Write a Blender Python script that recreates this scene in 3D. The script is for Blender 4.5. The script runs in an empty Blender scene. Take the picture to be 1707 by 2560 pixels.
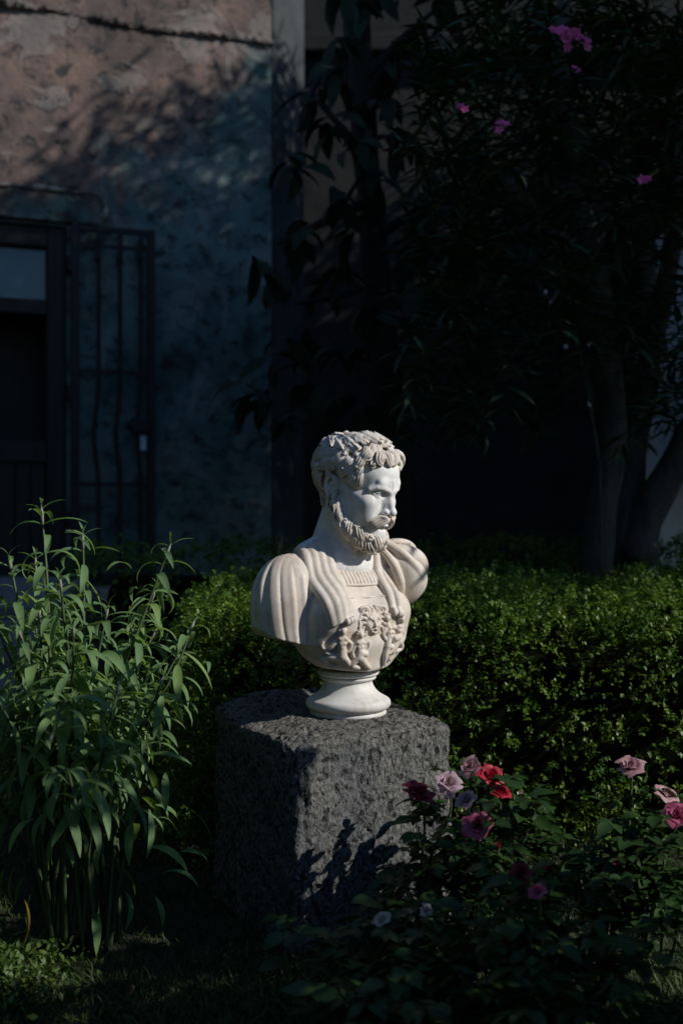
import bpy, bmesh, math, random
import numpy as np
from mathutils import Vector, Matrix, Quaternion

scene = bpy.context.scene
COL = scene.collection
R = math.radians

# ------------------------------------------------------------------ camera
CAM_H = 1.0                     # eye height of the crouching photographer
cam_data = bpy.data.cameras.new("camera")
cam = bpy.data.objects.new("camera", cam_data)
COL.objects.link(cam)
cam.location = (0, 0, CAM_H)
cam.rotation_euler = (R(90), 0, 0)
cam_data.sensor_fit = 'VERTICAL'
cam_data.sensor_height = 36.0
cam_data.sensor_width = 24.0
cam_data.lens = 40.0
cam_data.clip_start = 0.05
cam_data.clip_end = 500
cam_data.dof.use_dof = True
cam_data.dof.focus_distance = 2.78
cam_data.dof.aperture_fstop = 2.4
scene.camera = cam

# ------------------------------------------------------------------ sky and sun
SUN = Vector((0.800, -0.270, 0.540)).normalized()     # direction towards the sun
SUN_EL = math.asin(SUN.z)
SUN_AZ = math.atan2(SUN.x, SUN.y)                  # from +Y towards +X
world = bpy.data.worlds.new("World")
scene.world = world
world.use_nodes = True
wn = world.node_tree
bg = wn.nodes["Background"]
sky = wn.nodes.new("ShaderNodeTexSky")
sky.sky_type = 'NISHITA'
sky.sun_disc = False
sky.sun_elevation = SUN_EL
sky.sun_rotation = SUN_AZ
sky.air_density = 1.0
sky.dust_density = 0.0
sky.ozone_density = 6.0
wn.links.new(sky.outputs[0], bg.inputs[0])
bg.inputs[1].default_value = 0.13
sun_data = bpy.data.lights.new("sun", 'SUN')
sun_data.energy = 5.0
sun_data.angle = R(0.53)
sun_data.color = (1.0, 0.965, 0.915)
sun = bpy.data.objects.new("sun", sun_data)
COL.objects.link(sun)
sun.location = (6, -4, 8)
sun.rotation_euler = (-SUN).to_track_quat('-Z', 'Y').to_euler()

scene.view_settings.view_transform = 'Standard'
scene.view_settings.look = 'None'
scene.view_settings.exposure = -0.32
scene.view_settings.gamma = 1.0
scene.view_settings.use_curve_mapping = False
scene.render.engine = 'CYCLES'
scene.cycles.use_denoising = True
scene.cycles.max_bounces = 6
scene.cycles.sample_clamp_indirect = 4.0

# ------------------------------------------------------------------ helpers
FPX = 40.0 / 36.0 * 2560.0


def at(px, py, Y):
    """the place a photograph pixel shows when it lies Y metres away"""
    return Vector(((px - 853.5) / FPX * Y, Y, CAM_H - (py - 1280.0) / FPX * Y))


def tag(o, label=None, cat=None, group=None, kind=None):
    if label: o["label"] = label
    if cat: o["category"] = cat
    if group: o["group"] = group
    if kind: o["kind"] = kind
    return o


def empty(name, loc=(0, 0, 0), parent=None):
    o = bpy.data.objects.new(name, None)
    o.empty_display_size = 0.1
    COL.objects.link(o)
    o.location = loc
    if parent: o.parent = parent
    return o


def mesh_np(name, V, faces, smooth=True):
    """mesh from a numpy vertex array and an (n, k) index array"""
    V = np.asarray(V, np.float32); faces = np.asarray(faces, np.int32)
    me = bpy.data.meshes.new(name)
    n, k = faces.shape
    me.vertices.add(len(V)); me.vertices.foreach_set("co", V.ravel())
    me.loops.add(n * k); me.loops.foreach_set("vertex_index", faces.ravel())
    me.polygons.add(n)
    me.polygons.foreach_set("loop_start", np.arange(0, n * k, k, dtype=np.int32))
    me.polygons.foreach_set("loop_total", np.full(n, k, np.int32))
    if smooth: me.polygons.foreach_set("use_smooth", np.ones(n, bool))
    me.update(calc_edges=True)
    me.validate()
    return me


def obj(name, me, mat=None, parent=None, loc=None):
    o = bpy.data.objects.new(name, me)
    COL.objects.link(o)
    if mat is not None and len(me.materials) == 0: me.materials.append(mat)
    if parent: o.parent = parent
    if loc is not None: o.location = loc
    return o


def bm_mesh(name, bm, smooth=False):
    me = bpy.data.meshes.new(name)
    bm.normal_update()
    if smooth:
        for f in bm.faces: f.smooth = True
    bm.to_mesh(me); bm.free()
    return me


def box_bm(sx, sy, sz, bevel=0.0, seg=2, center=(0, 0, 0)):
    bm = bmesh.new()
    bmesh.ops.create_cube(bm, size=1.0)
    for v in bm.verts:
        v.co = Vector((v.co.x * sx + center[0], v.co.y * sy + center[1], v.co.z * sz + center[2]))
    if bevel > 0:
        bmesh.ops.bevel(bm, geom=bm.edges[:], offset=bevel, segments=seg, affect='EDGES', profile=0.5)
    return bm


def tube_mesh(pts, radii, sides=8, cap=True):
    """swept round tube: returns V, F(quads)"""
    pts = [Vector(p) for p in pts]
    n = len(pts)
    V, F = [], []
    up = Vector((0.3, 0.5, 0.81)).normalized()
    side = None
    for i, p in enumerate(pts):
        t = (pts[min(i + 1, n - 1)] - pts[max(i - 1, 0)]).normalized()
        if side is None:
            side = t.cross(up)
            if side.length < 1e-3: side = t.cross(Vector((1, 0, 0)))
        side = (side - t * side.dot(t)).normalized()
        b = t.cross(side)
        r = radii[i] if hasattr(radii, '__len__') else radii
        for k in range(sides):
            a = 2 * math.pi * k / sides
            V.append(p + (side * math.cos(a) + b * math.sin(a)) * r)
    for i in range(n - 1):
        for k in range(sides):
            k2 = (k + 1) % sides
            F.append((i * sides + k, i * sides + k2, (i + 1) * sides + k2, (i + 1) * sides + k))
    if cap:
        for base, rev in ((0, True), ((n - 1) * sides, False)):
            c = len(V); V.append(sum((V[base + k] for k in range(sides)), Vector()) / sides)
            for k in range(sides):
                k2 = (k + 1) % sides
                a, b2 = base + k, base + k2
                F.append((c, b2, a, c) if rev else (c, a, b2, c))
    return V, F


def poly_mesh(name, V, F, smooth=True):
    me = bpy.data.meshes.new(name)
    me.from_pydata([tuple(v) for v in V], [], [tuple(dict.fromkeys(f)) for f in F])
    if smooth: me.polygons.foreach_set("use_smooth", np.ones(len(me.polygons), bool))
    me.update()
    return me


def catmull(P, n):
    """smooth curve of n points through the control points P (numpy)"""
    P = np.asarray(P, float)
    P = np.vstack([2 * P[0] - P[1], P, 2 * P[-1] - P[-2]])
    out = []
    m = len(P) - 3
    for t in np.linspace(0, m, n):
        i = min(int(t), m - 1); x = t - i
        a, b, c, d = P[i:i + 4]
        out.append(0.5 * ((2 * b) + (c - a) * x + (2 * a - 5 * b + 4 * c - d) * x * x + (3 * b - a - 3 * c + d) * x ** 3))
    return np.array(out)


# ------------------------------------------------------------------ materials
class NT:
    def __init__(self, name):
        self.m = bpy.data.materials.new(name); self.m.use_nodes = True
        self.t = self.m.node_tree
        self.b = self.t.nodes["Principled BSDF"]
        self.out = self.t.nodes["Material Output"]

    def n(self, typ, **kw):
        nd = self.t.nodes.new(typ)
        for k, v in kw.items():
            if k.startswith('i_'):
                nd.inputs[k[2:].replace('_', ' ')].default_value = v
            else: setattr(nd, k, v)
        return nd

    def l(self, a, b): self.t.links.new(a, b)

    def coord(self, which='Object', scale=(1, 1, 1)):
        tc = self.n("ShaderNodeTexCoord"); mp = self.n("ShaderNodeMapping")
        mp.inputs['Scale'].default_value = scale
        self.l(tc.outputs[which], mp.inputs['Vector'])
        return mp.outputs['Vector']

    def noise(self, vec, scale, detail=5, rough=0.55, dist=0.0):
        nd = self.n("ShaderNodeTexNoise")
        nd.inputs['Scale'].default_value = scale; nd.inputs['Detail'].default_value = detail
        nd.inputs['Roughness'].default_value = rough; nd.inputs['Distortion'].default_value = dist
        if vec is not None: self.l(vec, nd.inputs['Vector'])
        return nd.outputs['Fac']

    def ramp(self, fac, stops, interp='LINEAR'):
        nd = self.n("ShaderNodeValToRGB"); cr = nd.color_ramp; cr.interpolation = interp
        while len(cr.elements) < len(stops): cr.elements.new(0.5)
        for e, (p, c) in zip(cr.elements, stops):
            e.position = p; e.color = (*c, 1) if len(c) == 3 else c
        self.l(fac, nd.inputs[0])
        return nd.outputs[0]

    def mix(self, fac, a, b, mode='MIX'):
        nd = self.n("ShaderNodeMix", data_type='RGBA', blend_type=mode)
        for s, x in ((0, fac), (6, a), (7, b)):
            if hasattr(x, 'links') or hasattr(x, 'is_output'): self.l(x, nd.inputs[s])
            elif s == 0: nd.inputs[s].default_value = x
            else: nd.inputs[s].default_value = (*x, 1)
        return nd.outputs[2]

    def math(self, op, a, b=0.0):
        nd = self.n("ShaderNodeMath", operation=op)
        for s, x in ((0, a), (1, b)):
            if hasattr(x, 'is_output'): self.l(x, nd.inputs[s])
            else: nd.inputs[s].default_value = x
        return nd.outputs[0]

    def bump(self, h, strength, dist):
        nd = self.n("ShaderNodeBump"); nd.inputs['Strength'].default_value = strength
        nd.inputs['Distance'].default_value = dist
        self.l(h, nd.inputs['Height']); self.l(nd.outputs[0], self.b.inputs['Normal'])
        return nd

    def base(self, c):
        if hasattr(c, 'is_output'): self.l(c, self.b.inputs['Base Color'])
        else: self.b.inputs['Base Color'].default_value = (*c, 1)

    def set(self, **kw):
        for k, v in kw.items(): self.b.inputs[k.replace('_', ' ')].default_value = v
        return self


def flat(name, c, rough=0.6, **kw):
    m = NT(name); m.base(c); m.set(Roughness=rough, **kw)
    return m.m


def marble(name, white, stain, amount, seed=0.0):
    m = NT(name)
    v = m.coord('Object')
    n1 = m.noise(v, 9 + seed, 6, 0.6); n2 = m.noise(v, 42 + seed, 5, 0.65); n3 = m.noise(v, 420, 3, 0.6)
    st = m.ramp(n1, [(0.5 - amount * 0.42, (0, 0, 0)), (0.78 - amount * 0.3, (1, 1, 1))])
    c = m.mix(st, white, stain)
    fine = m.ramp(n2, [(0.3, (0.80, 0.76, 0.70)), (0.55, (1, 1, 1))])
    c = m.mix(0.55, c, m.mix(1.0, c, fine, 'MULTIPLY'))
    sv = m.coord('Object', (1, 1, 0.10)); streak = m.ramp(m.noise(sv, 55 + seed, 5, 0.6), [(0.46, (0, 0, 0)), (0.70, (1, 1, 1))])
    patch = m.ramp(m.noise(v, 6.5 + seed, 4, 0.6), [(0.42, (0, 0, 0)), (0.62, (1, 1, 1))])
    c = m.mix(m.math('MULTIPLY', m.math('MULTIPLY', streak, patch), 0.58), c, (0.34, 0.315, 0.27))
    specks = m.ramp(n3, [(0.25, (0.6, 0.56, 0.5)), (0.36, (1, 1, 1))])
    c = m.mix(0.5, c, m.mix(1.0, c, specks, 'MULTIPLY'))
    m.base(c)
    m.set(Roughness=0.58, Subsurface_Weight=0.06, Subsurface_Scale=0.004)
    m.b.inputs['Specular IOR Level'].default_value = 0.35
    m.b.inputs['Subsurface Radius'].default_value = (1.0, 0.8, 0.6)
    m.bump(m.math('ADD', n2, n3), 0.10, 0.0012)
    return m.m
# ================================================================== marble bust
# carved as distance fields (millimetres), meshed by surface nets
class Vol:
    def __init__(s, lo, hi, h):
        s.lo = np.array(lo, np.float32); s.h = h
        s.n = np.ceil((np.array(hi) - s.lo) / h).astype(int) + 1
        s.F = np.full(s.n, 60.0, np.float32)
        s.ax = [(s.lo[i] + h * np.arange(s.n[i])).astype(np.float32) for i in range(3)]

    def blk(s, lo, hi):
        sl, g = [], []
        for i in range(3):
            a = int(max(0, math.floor((lo[i] - s.lo[i]) / s.h)))
            b = int(min(s.n[i], math.ceil((hi[i] - s.lo[i]) / s.h) + 1))
            if b <= a: return None, None
            sl.append(slice(a, b))
            sh = [1, 1, 1]; sh[i] = b - a
            g.append(s.ax[i][a:b].reshape(sh))
        return tuple(sl), g

    def put(s, fn, lo, hi, k=0.0, op='add', pad=None):
        pad = (k + 2.5 * s.h + 2) if pad is None else pad
        sl, g = s.blk(np.array(lo) - pad, np.array(hi) + pad)
        if sl is None: return
        d = fn(*g); a = s.F[sl]
        if op == 'sub': d = -d
        if op == 'add':
            r = np.minimum(a, d)
            if k > 0: r = r - np.square(np.maximum(k - np.abs(a - d), 0)) / (4 * k)
        else:
            r = np.maximum(a, d)
            if k > 0: r = r + np.square(np.maximum(k - np.abs(a - d), 0)) / (4 * k)
        s.F[sl] = r

    def ell(s, c, rad, k=0.0, op='add', rot=None):
        c = np.array(c, np.float32); rad = np.array(rad, np.float32)
        M = np.array(rot.to_matrix()).T if rot is not None else None

        def fn(x, y, z):
            x = x - c[0]; y = y - c[1]; z = z - c[2]
            if M is not None:
                x, y, z = (M[0][0] * x + M[0][1] * y + M[0][2] * z, M[1][0] * x + M[1][1] * y + M[1][2] * z,
                           M[2][0] * x + M[2][1] * y + M[2][2] * z)
            k0 = np.sqrt((x / rad[0]) ** 2 + (y / rad[1]) ** 2 + (z / rad[2]) ** 2)
            k1 = np.sqrt((x / rad[0] ** 2) ** 2 + (y / rad[1] ** 2) ** 2 + (z / rad[2] ** 2) ** 2) + 1e-6
            return k0 * (k0 - 1) / k1
        m = rad.max() if rot is not None else rad
        s.put(fn, c - m, c + m, k, op, pad=(k + 4 + 0.15 * rad.max()))

    def tube(s, pts, r, k=0.0, op='add', flat=None):
        P = np.asarray(pts, np.float32); n = len(P)
        r = np.full(n, r, np.float32) if np.isscalar(r) else np.interp(np.linspace(0, 1, n), np.linspace(0, 1, len(r)), r)

        def fn(x, y, z):
            best = None
            for i in range(n - 1):
                a = P[i]; ab = P[i + 1] - a; L = float(ab @ ab) + 1e-9
                t = np.clip(((x - a[0]) * ab[0] + (y - a[1]) * ab[1] + (z - a[2]) * ab[2]) / L, 0, 1)
                d = np.sqrt((x - a[0] - t * ab[0]) ** 2 + (y - a[1] - t * ab[1]) ** 2 + (z - a[2] - t * ab[2]) ** 2) \
                    - (r[i] + t * (r[i + 1] - r[i]))
                best = d if best is None else np.minimum(best, d)
            return best
        m = float(r.max())
        s.put(fn, P.min(0) - m, P.max(0) + m, k, op)

    def sym(s, kind, c, *a, **kw):
        for q in (1, -1):
            cc = np.array(c, float)
            if cc.ndim == 1: cc[1] *= q
            else: cc[:, 1] *= q
            kk = dict(kw)
            if kk.get('rot') is not None and q < 0:
                e = kk['rot']; kk['rot'] = type(e)((-e.x, e.y, -e.z))
            getattr(s, kind)(cc, *a, **kk)

    def mesh(s):
        F = s.F; nx, ny, nz = F.shape
        ins = F < 0
        cnt = np.zeros((nx - 1, ny - 1, nz - 1), np.int8)
        C = [(i, j, k) for i in (0, 1) for j in (0, 1) for k in (0, 1)]
        for i, j, k in C: cnt += ins[i:nx - 1 + i, j:ny - 1 + j, k:nz - 1 + k]
        act = np.argwhere((cnt > 0) & (cnt < 8))
        vals = {c: F[act[:, 0] + c[0], act[:, 1] + c[1], act[:, 2] + c[2]] for c in C}
        acc = np.zeros((len(act), 3)); num = np.zeros(len(act))
        for a in C:
            for d in range(3):
                if a[d] == 0:
                    b = list(a); b[d] = 1; b = tuple(b)
                    va, vb = vals[a], vals[b]
                    x = (va < 0) != (vb < 0)
                    t = np.where(x, va / np.where(x, va - vb, 1), 0)
                    p = np.tile(np.array(a, float), (len(act), 1)); p[:, d] += t
                    acc += p * x[:, None]; num += x
        V = (act + acc / num[:, None]) * s.h + s.lo
        idx = np.full(cnt.shape, -1, np.int32); idx[act[:, 0], act[:, 1], act[:, 2]] = np.arange(len(act))
        Q = []
        for d in range(3):
            sl0 = [slice(None)] * 3; sl1 = [slice(None)] * 3
            sl0[d] = slice(0, -1); sl1[d] = slice(1, None)
            A, B = ins[tuple(sl0)], ins[tuple(sl1)]
            e, f = [(1, 2), (2, 0), (0, 1)][d]
            E = np.argwhere(A != B)
            ok = (E[:, e] > 0) & (E[:, f] > 0) & (E[:, e] < cnt.shape[e]) & (E[:, f] < cnt.shape[f])
            E = E[ok]
            sg = A[E[:, 0], E[:, 1], E[:, 2]]

            def cell(de, df):
                G = E.copy(); G[:, e] += de; G[:, f] += df
                return idx[G[:, 0], G[:, 1], G[:, 2]]
            q = np.stack([cell(-1, -1), cell(0, -1), cell(0, 0), cell(-1, 0)], 1)
            q[~sg] = q[~sg][:, ::-1]
            Q.append(q)
        return V, np.vstack(Q)


def carve(name, vol, M, mat, parent):
    V, Q = vol.mesh()
    V = V @ M[:3, :3].T + M[:3, 3]
    return obj(name, mesh_np(name, V / 1000.0, Q), mat, parent)


bust_loc = Vector(((870 - 853.5) / FPX * 2.85, 2.85, 0.494))
bust = empty("marble_bust", bust_loc)
tag(bust, "white marble bust of a bearded, wreathed man in armour on the rough stone block", "statue")

mat_face = marble("marble_face", (0.84, 0.84, 0.835), (0.76, 0.73, 0.67), 0.25)
mat_hair = marble("marble_hair", (0.74, 0.70, 0.64), (0.57, 0.49, 0.41), 0.48, 2)
mat_robe = marble("marble_robe", (0.76, 0.705, 0.63), (0.60, 0.505, 0.41), 0.48, 1)
mat_socle = marble("marble_socle", (0.76, 0.76, 0.74), (0.62, 0.59, 0.53), 0.35, 3)

# ---- frames
PSI, TH = R(54.5), R(17)
hF = np.array([math.sin(PSI) * math.cos(TH), -math.cos(PSI) * math.cos(TH), -math.sin(TH)])
hR = np.array([-math.cos(PSI), -math.sin(PSI), 0.0])
hU = np.cross(hF, hR)
hU = hU if hU[2] > 0 else -hU
MH = np.eye(4); MH[:3, 0] = hF; MH[:3, 1] = hR; MH[:3, 2] = hU; MH[:3, 3] = (28.5, -20, 577)
PT = R(32)
MT = np.eye(4); MT[:3, 0] = (math.sin(PT), -math.cos(PT), 0); MT[:3, 1] = (-math.cos(PT), -math.sin(PT), 0)
MT[:3, 2] = (0, 0, 1)


def head_to_torso(p):
    w = MH[:3, :3] @ np.array(p, float) + MH[:3, 3]
    return MT[:3, :3].T @ w


HC = np.array([-18.0, 0, 28.0]); HR_ = np.array([106.0, 78.0, 86.0])      # cranium


def scalp(phi, el, off=0.0):
    """point on the cranium; phi 0 = forehead, + towards his right, el elevation"""
    d = np.array([math.cos(el) * math.cos(phi), math.cos(el) * math.sin(phi), math.sin(el)])
    rr = HR_ + off
    return HC + d / np.linalg.norm(d / rr)


def carve_head():
    v = Vol((-70, -92, -150), (132, 96, 118), 1.5)
    v.ell(HC, HR_)
    v.ell((38, 0, 40), (54, 62, 52), k=22)                       # forehead
    v.ell((34, 0, -34), (56, 58, 78), k=24)                      # face mass
    v.sym('tube', [(-2, 60, -45), (22, 54, -82), (58, 34, -104), (84, 12, -112)], [14, 15, 15, 16], k=22)
    v.ell((72, 0, -76), (28, 34, 34), k=20)                      # muzzle
    v.sym('ell', (60, 41, -28), (26, 22, 20), k=18)              # cheekbones
    v.sym('tube', [(62, 49, -24), (30, 59, -20), (0, 66, -16)], [8, 6, 5], k=18)   # zygomatic arch
    v.sym('ell', (34, 46, -52), (30, 19, 34), k=24)              # cheek
    v.sym('ell', (58, 37, -54), (24, 18, 30), k=22)
    # brow: low and frowning
    v.sym('tube', [(70, 54, 3), (82, 43, 12.5), (90.5, 27, 12), (93.5, 13, 7.5), (93, 0, 5)], [5, 7, 7.8, 7.6, 7], k=9)
    v.ell((90, 0, 20), (8, 18, 14), k=10)
    v.sym('ell', (84, 26, 26), (10, 18, 12), k=10)
    # sockets, eyes, lids
    v.sym('ell', (93, 30, -4), (14, 21, 9.5), k=6, op='sub')
    v.sym('ell', (92, 15, -3), (8, 7, 8), k=5, op='sub')
    v.sym('ell', (73.5, 31, -4), (14, 15, 13), k=2)
    v.sym('tube', [(79, 17.5, -6.5), (86, 24, 1), (88, 31, 3), (85, 39, 1.5), (77, 47, -5)], [1.8, 2.8, 3.2, 2.8, 1.8], k=2.5)
    v.sym('tube', [(79, 17.5, -7), (84.5, 25, -10.5), (85.5, 32, -11.5), (83, 40, -10), (77, 47, -5.5)], [1.5, 2, 2.3, 2, 1.5], k=2.5)
    v.sym('tube', [(82, 18, -13), (81, 30, -19), (74, 44, -17)], [3.5, 4, 3.5], k=9)   # lower socket rim
    # upper lid crease
    v.sym('tube', [(84, 20, 2), (89, 27, 6.5), (88, 36, 6), (80, 47, 0)], [1.0, 1.4, 1.4, 1.0], k=1.5, op='sub')
    # iris cut
    v.sym('ell', (88.6, 29, -4), (1.8, 4.2, 4.2), k=1, op='sub')
    # nose
    v.tube([(90, 0, 12), (97, 0, -8), (107, 0, -26), (114, 0, -40)], [8, 7.2, 7.5, 8.2], k=8)
    v.tube([(80, 0, 0), (90, 0, -25), (96, 0, -42)], [12, 14, 13], k=9)
    v.ell((115, 0, -41), (8.5, 9.5, 8.5), k=6)
    v.sym('ell', (103, 12.5, -44), (10, 7, 7.5), k=4)
    v.sym('ell', (108, 6.5, -51.5), (6, 3.6, 4), k=2, op='sub')
    v.sym('tube', [(96, 19, -38), (90, 24, -50), (84, 30, -62)], [1.6, 2.2, 2], k=6, op='sub')   # nasolabial
    # mouth
    v.tube([(98, 0, -55), (101, 0, -64)], [8, 8], k=8)
    v.sym('tube', [(106, 0, -66), (104, 9, -66.5), (97, 19, -70), (91, 26, -73)], [4.6, 4.8, 3.6, 2], k=3)
    v.sym('tube', [(104, 0, -77.5), (102, 9, -77), (96, 18, -75), (91, 25, -73.5)], [5.6, 5.4, 3.8, 1.8], k=3)
    v.sym('tube', [(112, 0, -71.8), (109, 9, -71.4), (101, 19, -72.6), (95, 27, -74)], [2, 1.8, 1.6, 1.4], k=1.2, op='sub')
    v.ell((101, 0, -86), (8, 18, 4.5), k=8, op='sub')
    v.ell((84, 0, -102), (17, 19, 17), k=14)                     # chin
    # frown lines
    v.sym('tube', [(99, 5, 8), (99.5, 7, 20), (97, 9, 30)], [0.4, 1.0, 0.4], k=4, op='sub')
    # ears
    e0 = np.array([(-12, 73, -18), (-15, 79, -2), (-23, 83, 8), (-34, 85, 7), (-41, 84, -6), (-39, 82, -22), (-32, 79, -38), (-26, 76, -48)], float)
    v.sym('ell', (-27, 74, -14), (13, 7, 24), k=5)
    v.sym('tube', catmull(e0, 16), [3.2, 4, 4.6, 4.8, 4.8, 4.2, 4.2, 4.4], k=2)
    v.sym('ell', (-25, 77, -50), (7.5, 5.5, 11), k=4)                # lobe
    v.sym('ell', (-22, 82, -20), (7.5, 6, 12), k=3, op='sub')    # concha
    v.sym('tube', catmull([(-22, 84, 0), (-31, 86, -2), (-33, 86, -16), (-29, 84, -30)], 10), [2.2, 2.6, 2.6, 2], k=2, op='sub')
    v.sym('tube', catmull([(-24, 80, -7), (-29.5, 81, -18), (-27, 79, -33), (-20, 77, -37)], 10), 2.6, k=2)
    v.sym('ell', (-13, 76, -22), (3.5, 5, 5.5), k=3)             # tragus
    return v


head = carve("head", carve_head(), MH, mat_face, bust)
tag(head, "pale smooth carved face with frowning brow and ear")

rng = random.Random(11)


def lock_path(a0, b0, th0, length, wave, curl, n=22, wl=34.0):
    """planar wavy lock that tightens into a curl: chart coordinates in mm and the heading"""
    a, b, th = a0, b0, th0
    ds = length / n
    out = [(a, b, th)]
    ph = rng.uniform(0, 6.28)
    for i in range(n):
        t = (i + 1) / n
        kap = wave * math.cos(2 * math.pi * i * ds / wl + ph)
        if curl: kap += curl * max(0.0, t - 0.42) ** 1.3
        th += kap * ds
        a += math.cos(th) * ds; b += math.sin(th) * ds
        out.append((a, b, th))
    return out


def put_lock(v, chart, path, spread, rad, lift, k=0.4, strands=(-1.5, -0.5, 0.5, 1.5)):
    """a lock of parallel strands with grooves between them"""
    n = len(path)
    for q in strands:
        P = []
        for i, (a, b, th) in enumerate(path):
            t = i / (n - 1)
            w = spread * q * (0.5 + 0.65 * math.sin(math.pi * min(1, t * 1.1)) ** 0.7) * (1 - 0.75 * t * t)
            P.append(chart(a - math.sin(th) * w, b + math.cos(th) * w,
                           lift * (0.2 + math.sin(math.pi * t ** 0.8)) - 0.9 * q * q + 1.2))
        v.tube(P, [rad * 0.8, rad, rad, rad * 0.95, rad * 0.6], k=k)


def snail(v, chart, a0, b0, r0, turns, sgn, rad, lift, ph0=None):
    """a flat spiral curl standing proud of the surface"""
    n = int(14 * turns) + 4
    ph0 = rng.uniform(0, 6.28) if ph0 is None else ph0
    P = []
    for i in range(n):
        t = i / (n - 1)
        rr = r0 * (1 - 0.86 * t)
        a = ph0 + sgn * turns * 2 * math.pi * t
        P.append(chart(a0 + rr * math.cos(a), b0 + rr * math.sin(a), lift * (0.45 + 0.75 * t)))
    v.tube(P, [rad * 0.9, rad, rad, rad * 1.1], k=0.3)


def scalp_chart(a, b, off):
    return scalp(a / 95.0, b / 95.0, 4.5 + off)


def band_el(ph):
    """elevation of the wreath round the head: high over the forehead, low at the nape"""
    return 46 + 22 * math.cos(R(ph))


def carve_hair():
    v = Vol((-146, -104, -98), (124, 104, 128), 1.4)
    big = HR_ + 2.5

    def cap(x, y, z):
        p = [x - HC[0], y - HC[1], z - HC[2]]
        k0 = np.sqrt((p[0] / big[0]) ** 2 + (p[1] / big[1]) ** 2 + (p[2] / big[2]) ** 2)
        d = (k0 - 1) * 86
        line = np.interp(np.ravel(x), [-140, -75, -52, -40, -28, -12, 5, 18, 40, 62, 110], [-70, -70, -52, -20, 14, 18, 8, 22, 58, 70, 78]).reshape(x.shape)
        return np.maximum(d, (line - z) * 0.8)
    v.put(cap, (-146, -104, -98), (124, 104, 128))
    v.sym('tube', [(-56, 42, -30), (-60, 34, -56), (-62, 22, -76)], [17, 15, 11], k=10)    # nape
    v.tube([(-74, 0, -30), (-70, 0, -62), (-68, 0, -80)], [22, 16, 10], k=10)
    for i in range(11):
        for j in range(2):
            r_ = -56 + 11.2 * i; q = 1 - (r_ / 70) ** 2
            f0 = -44 - 34 * max(0, q) ** .5
            w = rng.uniform(-5, 5)
            P = catmull([(f0 - 6, r_, -14 - 26 * j), (f0 - 5 + 4 * j, r_ * .95 + w, -30 - 24 * j), (f0 + 3 + 4 * j, r_ * .85 - w, -46 - 22 * j), (f0 + 9 + 4 * j, r_ * .78, -58 - 22 * j)], 12)
            for o in (-5, 0, 5): v.tube(P + np.array([0, o, 0]), [2.4, 3.2, 3.2, 2], k=0.5)
    # fringe over forehead and temples: two tiers of waved locks ending in curls
    for row, (dn, ln, n) in enumerate(((9, 58, 17), (26, 50, 17))):
        for i in range(n):
            ph = -116 + 232 * (i + 0.5 * row) / (n - 1) + rng.uniform(-2.5, 2.5)
            if ph > 118: continue
            e = band_el(ph) - dn + rng.uniform(-2, 2) + (4 if abs(ph) > 70 else 0)
            side = 1 if ph > 4 else -1
            th0 = -math.pi / 2 + side * rng.uniform(0.15, 0.75)
            path = lock_path(R(ph) * 95, R(e) * 95, th0, ln + rng.uniform(-5, 7), 0.045, side * rng.uniform(0.55, 0.95) * rng.choice((1, 1, 1, -1)), n=26)
            put_lock(v, scalp_chart, path, 6.0, 3.0, 10.5 if row else 7.5)
    # heavy roll of curls over the brow
    for ph in (-46, -34, -22, -10, 2, 14, 26, 38):
        path = lock_path(R(ph) * 95, R(44 - abs(ph + 5) * 0.1) * 95, -math.pi / 2 + rng.uniform(-0.6, 0.6), 44, 0.05, rng.choice((-1, 1)) * rng.uniform(.5, .8), n=26)
        put_lock(v, scalp_chart, path, 6.0, 3.0, 14 if ph > -20 else 19)
    for s in (1, -1):     # snail curls at the temples and over the ears
        for a0, b0, r0 in ((60, 34, 10), (84, 42, 9.5), (104, 50, 9), (122, 30, 9), (138, 44, 10), (96, 22, 8.5), (44, 46, 10), (150, 18, 9), (128, 10, 8)):
            snail(v, scalp_chart, s * a0, b0, r0 * 1.15, 1.6, s * rng.choice((1, -1)), 2.9, 11)
    # sideburns
    for s in (1, -1):
        for a0, b0, l, c in ((82, 16, 50, .35), (94, 18, 54, -.3), (106, 18, 46, .5), (88, 34, 44, .6), (114, 30, 36, -.6), (100, 40, 40, .7), (124, 34, 40, .5), (136, 28, 40, -.5), (118, 24, 30, .6), (146, 40, 40, .6), (132, 16, 30, .4)):
            path = lock_path(s * a0, b0 - 4, -math.pi / 2 - s * 0.12, l, 0.04, s * c, n=24)
            put_lock(v, scalp_chart, path, 5.0, 2.8, 6.5)
    # above and behind the ears, back of the head
    for row in range(7):
        for i in range(19):
            ph = 98 + 164 * i / 18 + (row % 2) * 4.5 + rng.uniform(-3, 3)
            e = 32 - row * 14 + rng.uniform(-3, 3)
            if e < -8 and abs(ph - 180) > 62: continue
            if e < -36 and abs(ph - 180) > 52: continue
            side = 1 if ph < 180 else -1
            path = lock_path(R(ph) * 95, R(e) * 95, -math.pi / 2 + side * rng.uniform(-0.3, 0.8), 40 + rng.uniform(-6, 6), 0.075, rng.choice((-1, 1)) * rng.uniform(0.5, 1.0), n=24, wl=26)
            put_lock(v, scalp_chart, path, 5.6, 2.6, 9.0, strands=(-1, 0, 1))
    # crown, combed outwards under the wreath
    for i in range(26):
        ph = i * 360 / 26
        path = lock_path(R(ph) * 95, R(80) * 95, -math.pi / 2, 46, 0.03, 0)
        put_lock(v, lambda a, b, o: scalp(a / 95, b / 95, 4.0 + o), path, 5.0, 2.6, 1)
    return v


hair = carve("hair", carve_hair(), MH, mat_hair, bust)
tag(hair, "carved wavy hair with curled fringe and sideburns")

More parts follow.
